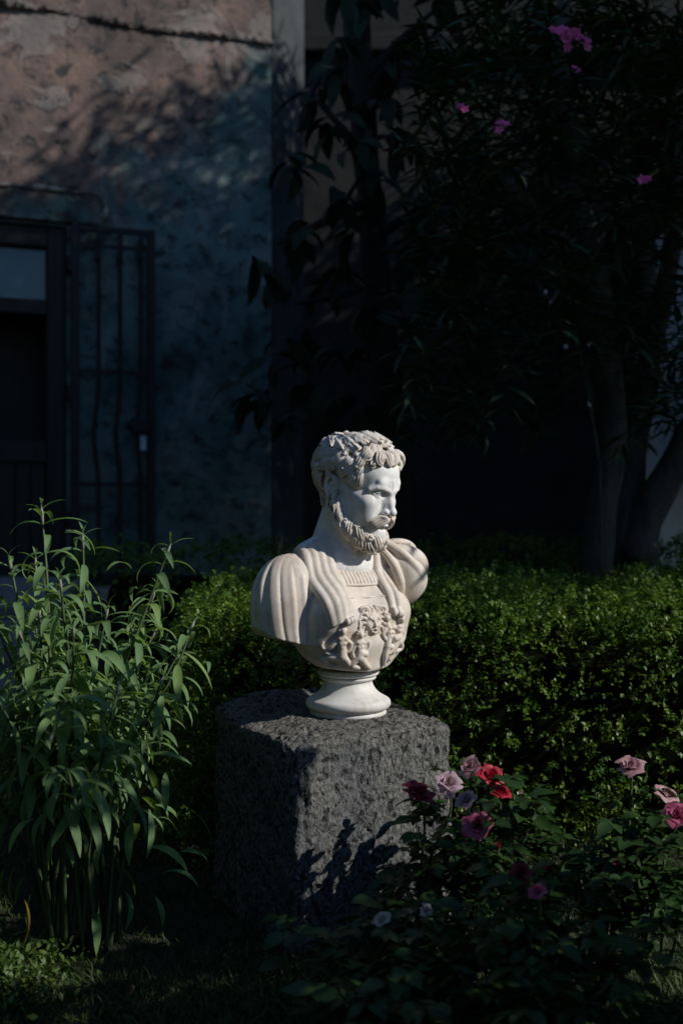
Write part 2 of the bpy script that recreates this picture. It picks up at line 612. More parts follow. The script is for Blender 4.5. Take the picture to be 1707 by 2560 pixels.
# ---- beard
JAW = catmull([(-8, 66, -34), (4, 62, -62), (24, 56, -90), (52, 40, -112), (76, 20, -124), (88, 0, -126)], 40)


def jaw_chart(side):
    L = np.concatenate([[0], np.cumsum(np.linalg.norm(np.diff(JAW, axis=0), axis=1))])

    def ch(a, b, off):
        t = np.clip(a, 0, L[-1])
        p = np.array([np.interp(t, L, JAW[:, i]) for i in range(3)])
        out = np.array([p[0] - 20, p[1] * 1.15, 0]); out /= np.linalg.norm(out)
        ang = b / 20.0
        rr = 19.5 + off
        q = p + rr * (math.cos(ang) * out + math.sin(ang) * np.array([0, 0, 1.0])) + np.array([0, 0, 0])
        q[1] *= side
        return q
    return ch, L[-1]


def carve_beard():
    v = Vol((-34, -92, -172), (128, 92, -24), 1.4)
    v.sym('tube', JAW[2:] + np.array([1, 0, 1]), [12, 17, 19, 19, 20, 20], k=4)
    v.ell((80, 0, -126), (24, 26, 20), k=8)
    for side in (1, -1):
        ch, L = jaw_chart(side)
        for j, (b0, n) in enumerate(((39, 9), (25, 8), (10, 9), (-7, 9), (-24, 8))):
            for i in range(n):
                a0 = L * (i + 0.35 + 0.5 * (j % 2)) / n
                if j == 0 and not 0.22 * L < a0 < 0.84 * L: continue
                if a0 > 0.97 * L: continue
                bb = b0 + rng.uniform(-2, 2)
                path = lock_path(a0 - 12, bb + 8, rng.uniform(-1.2, -0.3), 30, 0.05, -0.3, n=16)
                if rng.random() < 0.58:      # loose wavy lock ending in a half curl
                    path = lock_path(a0 - 14, bb + 9, rng.uniform(-1.1, -0.4), 42, 0.085, -0.55, n=22, wl=22)
                    put_lock(v, ch, path, 5.2, 2.5, 8.5, strands=(-1, 0, 1))
                    continue
                put_lock(v, ch, path, 5.0, 2.6, 5.5, strands=(-1, 0, 1))
                snail(v, ch, a0, bb - 2, rng.uniform(8.5, 11.5), 1.6, rng.choice((1, -1)), 2.7, 9.5)
    # front locks hanging from the chin
    for i in range(13):
        r0 = -27 + 4.5 * i
        f0 = 98 - 0.012 * r0 * r0
        w = rng.uniform(-3, 3)
        P = catmull([(f0 - 3, r0, -104 - rng.uniform(0, 4)), (f0 + 5, r0 * 1.02 + w, -115), (f0 + 7, r0 - w, -126),
                     (f0 + 3, r0 * 0.95 + w, -137), (f0 - 4, r0 * 0.86 - w, -149 + abs(r0) * 0.35)], 14)
        v.tube(P, [2.0, 2.9, 3.1, 2.7, 1.5], k=0.4)
    # moustache
    for s in (1, -1):
        for q in range(4):
            d = q * 6.4
            P = catmull([(110 - q, s * (1.5 + q), -55 - q * 1.6), (114.5 - 1.2 * q, s * (10 + 0.45 * d), -61.5 + d * .35),
                         (109 - .55 * d, s * (21 + .45 * d), -71 + d * .72), (99 - .4 * d, s * (30 + .7 * d), -83 + d * .8), (88 - .2 * d, s * (35 + .8 * d), -92 + d * .9)], 16)
            v.tube(P, [3.0, 4.4, 4.6, 4.2, 2.2], k=0.1)
    return v


beard = carve("beard", carve_beard(), MH, mat_hair, bust)
tag(beard, "carved curly beard and moustache")


# ---- wreath of lobed leaves, each leaf a carved piece of its own
def leaf_outline(t):
    lobes = 0.84 + 0.16 * math.cos(t * math.pi * 5.0 + 0.4)
    return (math.sin(math.pi * min(1, 0.02 + 0.98 * t ** 0.72)) ** 0.85) * lobes


def wreath_leaf(a0, b0, th, length, width, lift, curlup, roll=0.0):
    nu, nv = 25, 11
    top, bot = [], []
    p0 = scalp(a0 / 95, b0 / 95, 0)
    n0 = (p0 - HC) / HR_ ** 2; n0 /= np.linalg.norm(n0)
    east = np.cross(np.array([0, 0, 1.0]), n0); east /= np.linalg.norm(east); north = np.cross(n0, east)

    def lay(x, y, off):
        d = p0 + east * x + north * y - HC
        return HC + d / np.linalg.norm(d / (HR_ + off))
    for i in range(nu):
        t = i / (nu - 1)
        for j in range(nv):
            s = -1 + 2 * j / (nv - 1)
            w = max(0.02, leaf_outline(t)) * width * 0.5
            t_ = t - 0.35
            a = math.cos(th) * t_ * length - math.sin(th) * s * w
            b = math.sin(th) * t_ * length + math.cos(th) * s * w
            rib = 2.2 * math.exp(-(s / 0.17) ** 2) - 0.8 * math.exp(-((abs(s) - 0.34) / 0.14) ** 2)
            vein = 0.7 * math.sin(t * 22 - abs(s) * 5) * min(1, abs(s) * 3) * (1 - abs(s))
            h = lift + roll * s * math.sin(math.pi * t) + rib + vein + curlup * t * t - 4.0 * abs(s) ** 2 + 1.6 * abs(s) ** 2 * math.sin(t * 13 + a0)
            edge = 1 - abs(s) ** 4
            top.append(lay(a, b, 7 + h))
            bot.append(lay(a, b, 5 + h - 5 * edge))
    V = [MH[:3, :3] @ p + MH[:3, 3] for p in top + bot]
    N = nu * nv; F = []
    for i in range(nu - 1):
        for j in range(nv - 1):
            k = i * nv + j
            F.append((k, k + nv, k + nv + 1, k + 1)); F.append((N + k, N + k + 1, N + k + nv + 1, N + k + nv))
    rim = [i * nv for i in range(nu)] + [(nu - 1) * nv + j for j in range(1, nv)] + [i * nv + nv - 1 for i in range(nu - 2, -1, -1)] + list(range(nv - 2, 0, -1))
    for x, y in zip(rim, rim[1:] + rim[:1]): F.append((x, N + x, N + y, y))
    me = poly_mesh("leaf", [Vector(p) / 1000 for p in V], F)
    bm = bmesh.new(); bm.from_mesh(me); bmesh.ops.recalc_face_normals(bm, faces=bm.faces); bm.to_mesh(me); bm.free()
    return me


def carve_wreath_band():
    v = Vol((-145, -100, 0), (110, 100, 140), 2.0)
    P = [scalp(R(p), R(band_el(p) + 2), 6) for p in range(0, 361, 10)]
    v.tube(P, 5.5)
    for s in (1, -1):      # berries at the front knot
        for dx, dy in ((0, 4), (9, 10), (-8, 12)):
            v.ell(scalp(R(s * dy), R(60) + dx / 95, 13), (8, 8, 8), k=3)
    return v


wreath = carve("wreath", carve_wreath_band(), MH, mat_hair, bust)
tag(wreath, "carved leaf wreath round the crown of the head")
for s in (1, -1):
    for q, (ph, e, th, ln, w) in enumerate(((150, 8, 1.0, 52, 40), (128, 14, .5, 50, 38), (172, 12, 1.3, 46, 36), (14, 66, 1.9, 34, 26), (20, 58, -.5, 40, 30))):
        me = wreath_leaf(R(s * ph) * 95, R(e) * 95, (math.pi - th) if s > 0 else th, ln, w, 9, 4 if ph < 30 else 1)
        obj("leaf", me, mat_hair, wreath)
    for q in range(7):                    # overlapping tiers, tips towards the forehead
        for layer in range(2):
            ph = s * (24 + 152 * (q + 0.45 * layer) / 7 + rng.uniform(-3, 3))
            e = band_el(ph) + (4, 17)[layer] + rng.uniform(-2, 2)
            th = (math.pi if s > 0 else 0) + s * (0.42, -0.25)[layer] * rng.uniform(.7, 1.3)
            sc = 1.0
            me = wreath_leaf(R(ph) * 95, R(e) * 95, th, rng.uniform(46, 55) * sc, rng.uniform(29, 36), (11, 7)[layer] + rng.uniform(-1, 3), rng.uniform(1, 5), rng.uniform(2.5, 5.5) * rng.choice((1, 1, -1)))
            obj("leaf", me, mat_hair, wreath)


# ---- torso with the cuirass
LOFT = np.array([  # u, half width, front, back
    (98, 56, 84, -38), (104, 72, 92, -50), (114, 84, 97, -58), (126, 94, 100, -66), (150, 124, 104, -84), (186, 150, 108, -100),
    (220, 158, 110, -106), (260, 158, 103, -112), (300, 160, 84, -114), (345, 156, 52, -110), (380, 136, 28, -100),
    (410, 100, 14, -92), (432, 74, 14, -84), (450, 60, 16, -78)], float)


def loft_fn(grow=0.0):
    def fn(x, y, z):
        zz = np.ravel(z)
        a = np.interp(zz, LOFT[:, 0], LOFT[:, 1]).reshape(z.shape) + grow
        fr = np.interp(zz, LOFT[:, 0], LOFT[:, 2]).reshape(z.shape) + grow
        bk = np.interp(zz, LOFT[:, 0], LOFT[:, 3]).reshape(z.shape) - grow
        c = (fr + bk) / 2; b = (fr - bk) / 2
        q = (np.abs(y / a) ** 2.3 + np.abs((x - c) / b) ** 2.3) ** (1 / 2.3)
        d = (q - 1) * np.minimum(a, b)
        return np.maximum(np.maximum(d, 100 - grow - z), z - 446) * 0.85
    return fn


def chest_f(r, u, grow=0.0):
    """forward coordinate of the chest surface at lateral r, height u"""
    a = np.interp(u, LOFT[:, 0], LOFT[:, 1]) + grow; fr = np.interp(u, LOFT[:, 0], LOFT[:, 2]) + grow; bk = np.interp(u, LOFT[:, 0], LOFT[:, 3]) - grow
    c = (fr + bk) / 2; b = (fr - bk) / 2
    base = c + b * max(0.0, 1 - min(0.999, abs(r / a)) ** 2.3) ** (1 / 2.3)
    for s in (1, -1):                                            # the pectorals
        e = 1 - ((r - s * 66) / 70) ** 2 - ((u - 262) / 52) ** 2
        if e > 0: base = max(base, 62 + 48 * math.sqrt(e))
    return base


def carve_torso():
    v = Vol((-135, -185, 92), (135, 185, 470), 2.0)
    v.put(loft_fn(), (-135, -185, 92), (135, 185, 470))
    v.sym('ell', (62, 66, 262), (48, 70, 52), k=26)              # pectorals
    v.ell((60, 0, 190), (52, 66, 40), k=20)                      # belly
    v.sym('ell', (-20, 150, 330), (62, 62, 70), k=20)            # shoulder ends
    v.put(lambda x, y, z: z - (116 + 0.10 * np.abs(y) + 0.0 * x) + 0 * x, (-135, -185, 0), (135, 185, 117), k=6, op='sub')
    return v


torso = carve("cuirass", carve_torso(), MT, mat_robe, bust)
tag(torso, "carved breastplate with stained beige patina")


def carve_neck():
    v = Vol((-95, -150, 330), (130, 150, 600), 2.0)
    up = head_to_torso((-24, 0, -20)); mid = (up + np.array([-14, 2, 415])) / 2
    v.tube([(-26, 6, 380), tuple(mid), tuple(up)], [74, 54, 51])
    v.ell((-18, 0, 385), (58, 104, 48), k=22)                    # collar bones and upper chest
    v.ell((2, 0, 366), (44, 84, 44), k=22)
    for s in (1, -1):
        ear = head_to_torso((-30, s * 58, -38))
        v.tube([tuple(ear), tuple((ear * .5 + np.array([34, s * 14, 408]) * .5) + np.array([4, s * 6, 0])), (40, s * 13, 402)], [15, 12, 8], k=12)
        v.tube([(40, s * 14, 402), (28, s * 46, 406), (2, s * 80, 404)], [6, 6, 4], k=12)
        back = head_to_torso((-46, s * 32, -50))
        v.tube([tuple(back), (-38, s * 62, 430), (-30, s * 110, 408)], [16, 20, 22], k=18)
    thr = head_to_torso((52, 0, -104))
    v.tube([tuple(thr), (34, 0, 425)], [22, 14], k=20)
    v.ell((56, 0, 408), (8, 8, 8), k=9, op='sub')
    return v


neck = carve("neck", carve_neck(), MT, mat_face, bust)


# ---- draped sleeve over his right shoulder
def carve_sleeve():
    v = Vol((-130, 70, 150), (95, 285, 440), 2.0)
    c = (-28.0, 146.0, 288.0); rad = (80.0, 106.0, 116.0)

    def fn(x, y, z):
        px, py, pz = x - c[0], y - c[1], z - c[2]
        pe = np.where(pz < 0, pz * 0.5, pz)
        k0 = np.sqrt((px / rad[0]) ** 2 + (py / rad[1]) ** 2 + (pe / rad[2]) ** 2)
        d = (k0 - 1) * 86
        al = np.arctan2(px + 20 + 0.10 * pz, py + 45 - 0 * pz)
        ph = al * 4.2 + 0.3 + 0.0011 * pz + 0.16 * np.sin(al * 4.3) + 0.05 * np.sin(z * 0.031 + al * 2)
        fr = ph - np.floor(ph)
        fold = 1.25 * fr ** 0.75 * (1 - fr ** 9) + 0.12 * np.sin(fr * 9 + np.floor(ph) * 2)
        fade = np.clip((400 - z) / 60, 0.15, 1)
        d = d - 5.0 * (fold - 0.6) * fade
        t = np.maximum(0, y - 205)
        cut = (200 + (y - 205) * 0.26 + 0.0085 * t * t) - z
        return np.maximum(d, cut) * 0.8
    v.put(fn, (-130, 70, 150), (95, 285, 440))
    # gathered creases under the arm
    v.tube([(60, 112, 232), (52, 135, 262), (36, 150, 330)], [2, 4, 2], k=4, op='sub')
    return v


sleeve = carve("sleeve", carve_sleeve(), MT, mat_robe, bust)
tag(sleeve, "pleated cloth over his right shoulder, cut off at the upper arm")


def on_chest(r, u, off):
    return (chest_f(r, u) + off, r, u)


def carve_straps():
    v = Vol((-130, -150, 220), (150, 190, 470), 2.0)
    # broad folded band over his right shoulder: ridges side by side
    for q in range(4):
        d = q * 21.5
        P = [(-84, 46 + d * .8, 424 - d * .40), (-44, 56 + d * .92, 434 - d * .44), (2, 66 + d * .9, 424 - d * .42)]
        for t in (0.3, 0.65, 1.12):
            r_ = 78 + d * .84 - t * (14 + 0.06 * d) - t * t * (d * .18 + 2)
            u_ = 408 - d * .36 + (252 - d * .30 - 408 + d * .36) * t
            P.append(on_chest(r_, u_, (6, 2, 1)[int(t * 2.2)]))
        v.tube(catmull(P, 30), [14, 15, 15, 14.5, 14, 13], k=4.5)
    n1 = np.array([0, -0.42, -0.9]); e1 = np.array([0, 72, 248.0])
    v.put(lambda x, y, z: -((y - e1[1]) * n1[1] + (z - e1[2]) * n1[2]) + 0 * x, (-130, 20, 200), (150, 190, 300), k=3, op='sub', pad=0)
    # narrower band over his left shoulder
    for q in range(2):
        d = q * 20.0
        P = [(-60, -60 - d, 432), (-10, -62 - d, 428), (26, -62 - d, 405)]
        for t in (0.35, 0.7, 1.1):
            P.append(on_chest(-56 - d * 1.0 - t * 2, 395 - (133 + 6 * q) * t, 3))
        v.tube(catmull(P, 24), [11, 12, 12, 12, 11, 11], k=3.0)
    v.put(lambda x, y, z: (z - 258) + 0 * x + 0 * y, (-130, -150, 200), (150, 0, 300), k=3, op='sub', pad=0)
    # broken, knotted ends
    for c in (on_chest(58, 250, 9), on_chest(66, 247, 10), on_chest(75, 244, 10)): v.ell(c, (7, 6, 9), k=3)
    for c in (on_chest(-58, 262, 8), on_chest(-72, 260, 8), on_chest(-80, 258, 8)): v.ell(c, (10, 8, 12), k=3)
    return v


straps = carve("shoulder_straps", carve_straps(), MT, mat_robe, bust)
tag(straps, "folded cloth bands running over both shoulders to the chest")


def carve_cloak():
    v = Vol((-120, -262, 240), (120, -30, 460), 2.0)
    c = (-8.0, -146.0, 350.0); rad = (84.0, 84.0, 84.0)

    def fn(x, y, z):
        px, py, pz = x - c[0], y - c[1], z - c[2]
        k0 = np.sqrt((px / rad[0]) ** 2 + (py / rad[1]) ** 2 + (pz / rad[2]) ** 2)
        d = (k0 - 1) * 80
        al = np.arctan2(442 - z, -(y + 48)) + 0.004 * x           # folds fan out from the collar
        fold = np.abs(np.sin(al * 7.5 + 0.5 + 0.6 * np.sin(al * 3))) ** 0.55
        dist = np.sqrt((442 - z) ** 2 + (y + 48) ** 2)
        d = d - 15.0 * (fold - 0.55) * np.clip((dist - 25) / 70, 0.1, 1)
        cut = 272 + 0.25 * (y + 140) - z
        return np.maximum(d, cut) * 0.75
    v.put(fn, (-120, -262, 240), (120, -30, 460))
    # rolled collar edge running round the neck and down in front
    v.tube(catmull([(-72, -46, 438), (-20, -66, 444), (26, -88, 430), (62, -118, 404), (78, -150, 372), (74, -176, 340)], 18), [12, 13, 13, 12, 9, 5], k=6)
    v.tube(catmull([(20, -72, 424), (56, -92, 384), (74, -108, 334), (62, -118, 286)], 14), [9, 11, 11, 8], k=5)
    return v


cloak = carve("cloak", carve_cloak(), MT, mat_robe, bust)
tag(cloak, "gathered cloak folds over his left shoulder")


def carve_neckline():
    v = Vol((10, -72, 255), (130, 112, 390), 1.6)
    n = 15
    for i in range(n):      # pleated rim of the tunic
        r_ = 84 - 140 * i / (n - 1)
        v.tube([on_chest(r_ + 2, 372, 0), on_chest(r_, 340, 5), on_chest(r_ - 1, 332, 4)], [4.6, 5.6, 5.2], k=1.2)
    for u0, rr in ((327, 3.4), (298, 3.0)):
        P = [on_chest(r_, u0 + 0.0006 * r_ * r_, 3.5) for r_ in np.linspace(88, -62, 14)]
        v.tube(P, rr, k=1)
    return v


neckline = carve("neckline", carve_neckline(), MT, mat_robe, bust)
tag(neckline, "fluted neckline band of the tunic above the breastplate")


# ---- relief on the breastplate
def relief_vol(): return Vol((40, -100, 110), (140, 112, 292), 1.5)


def carve_gorgon():
    v = Vol((70, -60, 180), (150, 60, 300), 1.4)
    c = np.array(on_chest(0, 236, -4))

    def L(f, r, u): return (c[0] + f + 0.12 * u * 0, c[1] + r, c[2] + u)
    v.ell(L(4, 0, 0), (16, 25, 33))
    v.sym('tube', [L(14, 4, 12), L(16, 12, 15), L(10, 20, 11)], [3, 3.2, 2.4], k=2)
    v.sym('ell', L(16, 10, 6), (5, 6, 3.6), k=2, op='sub'); v.sym('ell', L(13, 10, 5.5), (4.5, 5, 3), k=1)
    v.tube([L(17, 0, 12), L(22, 0, -4)], [2.4, 4.2], k=2); v.sym('ell', L(18, 4, -5), (4, 3.4, 3), k=1.5)
    v.sym('ell', L(14, 13, -6), (5, 6, 6), k=4)
    v.ell(L(19, 0, -16), (6, 8, 4.5), k=2, op='sub')
    v.tube([L(17, -9, -15), L(20, 0, -10.5), L(17, 9, -15)], 2.2, k=1); v.tube([L(16, -8, -18), L(19, 0, -22), L(16, 8, -18)], 2.4, k=1)
    for s in (1, -1):
        for q in range(9):
            a = R(-50 + q * 22)
            r0, u0 = 24 * math.cos(a), 4 + 28 * math.sin(a)
            P = [L(8 + rng.uniform(-2, 2), s * (r0 + d * math.cos(a + w)), u0 + d * math.sin(a + w)) for d, w in ((-3, 0), (5, .5), (11, -.3), (17, .6), (20, 1.2))]
            v.tube(catmull(P, 10), [4, 4, 3.4, 2.6, 1.4], k=1)
        v.tube(catmull([L(8, s * 10, 32), L(9, s * 20, 40), L(8, s * 34, 38), L(6, s * 38, 28)], 10), [4, 5, 4, 2], k=1)
    return v


gor = carve("gorgon_face", carve_gorgon(), MT, mat_robe, bust)
tag(gor, "small carved grimacing gorgon face on the breastplate")


def carve_figure(pts, mirror=1, r0=0, u0=0):
    """a seated figure in relief: limbs as chains in the plane of the chest"""
    lo = (40, r0 - 62, u0 - 62); hi = (150, r0 + 62, u0 + 90)
    v = Vol(lo, hi, 1.5)
    for _ in range(9):      # blown drapery behind the figure
        a0 = rng.uniform(0, 6.28); q = rng.uniform(12, 30)
        ch = [(q * math.cos(a0) * .7, q * math.sin(a0)), (q * 1.3 * math.cos(a0 + .3) * .7, q * 1.2 * math.sin(a0 + .3)), (q * 1.5 * math.cos(a0 + .8) * .7, q * 1.3 * math.sin(a0 + .8))]
        v.tube(catmull([on_chest(r0 + mirror * x, max(122, u0 + y), 0) for x, y in ch], 8), [4, 4.5, 2], k=1)
    hx, hy = pts[0][0][0]
    v.ell(on_chest(r0 + mirror * hx, u0 + hy + 3, 9), (8, 7.5, 9.5), k=1)
    for q in range(6):
        a0 = R(q * 36); v.ell(on_chest(r0 + mirror * (hx + 8 * math.cos(a0)), u0 + hy + 5 + 9 * math.sin(a0), 8), (4.5, 3.6, 3.6), k=.6)
    bx, by = pts[2][0][0]
    for dx, dy in ((-6, 1), (6, 1), (-4, -10), (4, -10), (0, -20)): v.ell(on_chest(r0 + mirror * (bx + dx), u0 + by + dy, 10), (5, 6.5, 5.5), k=2)
    for chain, rad, off in pts:
        P = [on_chest(r0 + mirror * x, u0 + y, off) for x, y in chain]
        v.tube(catmull(P, 10) if len(P) > 2 else P, [x * 1.05 for x in rad], k=2.0)
    return v


FIG = [([(2, 48), (2, 40)], [9, 8], 5), ([(0, 56), (6, 54), (8, 46)], [4, 4, 3], 7), ([(2, 32), (4, 8), (6, -8)], [11, 11, 13], 3),
       ([(-8, 28), (-20, 14), (-30, 2), (-16, -6)], [5.5, 5.5, 5, 4], 5), ([(12, 28), (24, 20), (20, 4), (10, 0)], [5.5, 5, 5, 4], 6),
       ([(2, -10), (-16, -14), (-26, -20)], [9, 8, 7], 5), ([(-26, -20), (-10, -34), (2, -38)], [7, 6, 5], 5),
       ([(8, -10), (20, -24), (34, -40)], [9, 8, 5], 5), ([(-30, 4), (-38, 16), (-36, 24)], [4, 5, 3], 3)]
FIG2 = [([(0, 44), (0, 36)], [8, 8], 5), ([(-4, 50), (4, 52), (8, 44)], [4, 4, 3], 6), ([(0, 28), (0, 8), (2, -8)], [11, 10, 12], 4),
        ([(-9, 24), (-18, 8), (-14, -6)], [5, 5, 4.5], 6), ([(10, 24), (24, 30), (26, 14), (20, 6)], [5, 5, 4.5, 4], 5), ([(6, 2), (16, 0)], [9, 8], 7),
        ([(-4, -10), (-14, -26), (2, -34)], [9, 8, 5], 5), ([(6, -10), (18, -24), (32, -36)], [9, 8, 5], 5)]
FIG3 = [([(-4, 62), (-2, 54)], [7, 7], 4), ([(0, 46), (2, 20), (0, -2)], [9, 9, 10], 4), ([(8, 40), (20, 26), (24, 6)], [5, 5, 4], 4),
        ([(-8, 38), (-16, 26), (-8, 14)], [5, 5, 4], 6), ([(0, -4), (-4, -28), (-4, -50)], [8, 7, 4], 5), ([(6, -4), (20, -10), (24, -26), (14, -38)], [8, 7, 6, 5], 4),
        ([(-14, 60), (-20, 72), (-14, 78)], [5, 5, 4], 2)]
f1 = carve("relief_figure", carve_figure(FIG, -1, 84, 170), MT, mat_robe, bust)
tag(f1, "crouching relief figure at the outer side of the breastplate")
f2 = carve("relief_figure", carve_figure(FIG2, -1, 38, 164), MT, mat_robe, bust)
tag(f2, "seated relief figure below the gorgon face")
f3 = carve("relief_figure", carve_figure(FIG3, -1, -44, 182), MT, mat_robe, bust)
tag(f3, "standing relief figure at the far side of the breastplate")
f4 = carve("relief_figure", carve_figure(FIG2, 1, -84, 196), MT, mat_robe, bust)
tag(f4, "relief figure at the far edge of the breastplate")

# ---- turned socle
PROFILE = [(0, 0), (90, 0), (95, 3), (95.5, 9), (92, 13), (95, 15), (101, 18), (105, 23), (106.5, 29), (105.5, 35), (102, 40), (95, 44), (88, 48),
           (80, 53), (73, 59), (67.5, 66), (63.5, 73), (61, 80), (61, 85), (63, 87.5), (67.5, 89), (70, 92), (69.5, 95.5), (67, 97), (70, 98.5), (75, 100.5), (77, 104),
           (76.5, 108), (74, 111), (66, 112.5), (0, 112.5)]


def lathe(name, prof, mat, parent, n=96, loc=(0, 0, 0)):
    prof = np.array(prof, float)
    fine = catmull(prof[1:-1], 90)
    V = []; F = []
    for r_, z_ in fine:
        for k in range(n):
            a = 2 * math.pi * k / n
            V.append((r_ * math.cos(a) / 1000, r_ * math.sin(a) / 1000, z_ / 1000))
    m = len(fine)
    for i in range(m - 1):
        for k in range(n):
            k2 = (k + 1) % n
            F.append((i * n + k, i * n + k2, (i + 1) * n + k2, (i + 1) * n + k))
    F.append(tuple(range(n))[::-1]); F.append(tuple((m - 1) * n + k for k in range(n)))
    return obj(name, poly_mesh(name, V, F), mat, parent, loc)


socle = lathe("socle", PROFILE, mat_socle, bust)
tag(socle, "round turned white marble foot of the bust")
# ================================================================== ground, wall, path
nprng = np.random.default_rng(5)


def value_noise(P, scale, seed=0, octaves=4):
    """cheap 3-d value noise on an (n, 3) array, about -1..1"""
    out = np.zeros(len(P)); amp = 1.0; tot = 0
    r_ = np.random.default_rng(seed); tab = r_.uniform(-1, 1, 4096)
    for o in range(octaves):
        Q = P * scale * 2 ** o + 17.3 * o
        I = np.floor(Q).astype(np.int64); f = Q - I; f = f * f * (3 - 2 * f)
        acc = 0
        for dx in (0, 1):
            for dy in (0, 1):
                for dz in (0, 1):
                    h = ((I[:, 0] + dx) * 73856093 ^ (I[:, 1] + dy) * 19349663 ^ (I[:, 2] + dz) * 83492791) & 4095
                    w = (f[:, 0] if dx else 1 - f[:, 0]) * (f[:, 1] if dy else 1 - f[:, 1]) * (f[:, 2] if dz else 1 - f[:, 2])
                    acc = acc + tab[h] * w
        out += acc * amp; tot += amp; amp *= 0.5
    return out / tot


# ---- ground sheet
def soil():
    m = NT("soil"); v = m.coord('Object')
    n = m.noise(v, 14, 6, 0.6)
    m.base(m.ramp(n, [(0.3, (0.018, 0.017, 0.010)), (0.7, (0.05, 0.042, 0.025))]))
    m.set(Roughness=0.95); m.bump(m.noise(v, 60, 6, 0.7), 0.5, 0.02)
    return m.m


def ground_h(x, y):
    """the lawn is flat in front and rises to the terrace before the house"""
    s = 0.7 * x + 0.0
    return 0.02 * np.sin(x * 2.1 + 0.7) * np.cos(y * 1.7) + 0.46 * np.clip((y - 4.9) / 1.6, 0, 1) ** 1.5


xs = np.concatenate([[-80, -40, -20], np.linspace(-10, 10, 81), [20, 40, 80]])
ys = np.concatenate([[-60, -20, -8], np.linspace(-3, 12, 76), [20, 40, 90]])
GX, GY = np.meshgrid(xs, ys, indexing='ij')
GZ = ground_h(GX, GY)
idx = np.arange(GX.size).reshape(GX.shape)
Q = np.stack([idx[:-1, :-1], idx[1:, :-1], idx[1:, 1:], idx[:-1, 1:]], -1).reshape(-1, 4)
ground = obj("ground", mesh_np("ground", np.stack([GX, GY, GZ], -1).reshape(-1, 3), Q), soil())
tag(ground, "dark garden soil under the grass", "ground", kind="structure")

# ---- paved path climbing to the door at the left
mp = NT("paving"); v = mp.coord('Object')
mp.base(mp.ramp(mp.noise(v, 7, 6, 0.6), [(0.3, (0.16, 0.155, 0.15)), (0.7, (0.27, 0.26, 0.25))]))
mp.set(Roughness=0.85); mp.bump(mp.noise(v, 90, 5, 0.7), 0.3, 0.006)
path = empty("path", (0, 0, 0)); tag(path, "grey paved path climbing to the doorway behind the shrub", "path", kind="structure")
slab_me = {}
for i, yy in enumerate((4.05, 4.67, 5.29, 5.91, 6.53)):
    for j, xx in enumerate((-3.35, -2.62, -1.89)):
        me = bm_mesh("slab", box_bm(0.715, 0.605, 0.10, 0.012, 2))
        z = float(ground_h(np.array(xx), np.array(yy + 0.1))) + 0.03
        o = obj("slab", me, mp.m, path, (xx, yy, z + 0.012 * math.sin(i * 5 + j * 3)))
        if yy > 4.8: o.rotation_euler.x = 0.22

# ---- weathered house wall; its plane recedes to the right by 20.6 degrees
WA = R(20.6)
W0 = at(0, 1280, 7.35); W0.z = 0
wdir = Vector((math.cos(WA), math.sin(WA), 0)); wnor = Vector((math.sin(WA), -math.cos(WA), 0))   # towards the garden


def wall_x(px):
    """distance along the wall plane at which a pixel column meets it"""
    k = (px - 853.5) / FPX
    # W0 + s*wdir : x = k*y
    return (k * W0.y - W0.x) / (wdir.x - k * wdir.y)


def wall_pt(px, py, out=0.0):
    s = wall_x(px); p = W0 + wdir * s
    z = CAM_H - (py - 1280) / FPX * p.y
    return s, z


def wall_h(px, py): return wall_pt(px, py)[1]


def plaster():
    m = NT("weathered_plaster"); v = m.coord('Object')
    big = m.noise(v, 0.9, 6, 0.62, 0.3); mid = m.noise(v, 3.2, 8, 0.68, 0.4); fine = m.noise(v, 22, 6, 0.7)
    c = m.ramp(mid, [(0.32, (0.034, 0.052, 0.052)), (0.46, (0.110, 0.190, 0.183)), (0.62, (0.170, 0.262, 0.248)), (0.78, (0.28, 0.315, 0.29))])
    # pink plaster, brightened where sun falls; shade's teal tint painted into the grey rest
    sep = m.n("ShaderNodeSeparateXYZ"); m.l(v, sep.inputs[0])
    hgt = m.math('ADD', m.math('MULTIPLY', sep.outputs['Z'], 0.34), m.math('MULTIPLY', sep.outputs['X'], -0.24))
    sun_pinkf = m.ramp(m.math('ADD', hgt, m.math('MULTIPLY', m.math('SUBTRACT', big, 0.5), 1.3)), [(0.90, (0, 0, 0)), (1.20, (1, 1, 1))])
    c = m.mix(sun_pinkf, c, m.ramp(mid, [(0.32, (0.055, 0.045, 0.042)), (0.46, (0.155, 0.112, 0.098)), (0.62, (0.22, 0.145, 0.115)), (0.78, (0.28, 0.205, 0.17))]))
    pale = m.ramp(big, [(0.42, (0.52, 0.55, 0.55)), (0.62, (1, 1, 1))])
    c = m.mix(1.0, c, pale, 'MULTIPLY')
    # black lichen stains and flakes
    sp = m.coord('Object', (2.9, 2.9, 3.5))
    st = m.ramp(m.noise(sp, 2.6, 8, 0.72, 0.6), [(0.52, (0, 0, 0)), (0.60, (1, 1, 1))])
    c = m.mix(m.math('MULTIPLY', st, 0.9), c, (0.02, 0.022, 0.022))
    pits = m.ramp(m.noise(v, 8, 6, 0.65), [(0.33, (1, 1, 1)), (0.39, (0, 0, 0))])
    peel = m.ramp(m.noise(v, 2.1, 7, 0.6, 0.8), [(0.53, (0, 0, 0)), (0.545, (1, 1, 1))])
    c = m.mix(m.math('MULTIPLY', peel, 0.55), c, m.mix(0.5, c, (0.30, 0.29, 0.27)))
    c = m.mix(m.math('MULTIPLY', pits, 0.7), c, (0.025, 0.025, 0.025))
    m.base(c); m.set(Roughness=0.93)
    m.bump(m.math('ADD', m.math('MULTIPLY', mid, 1.5), m.math('ADD', peel, m.math('SUBTRACT', fine, pits))), 0.6, 0.02)
    return m.m


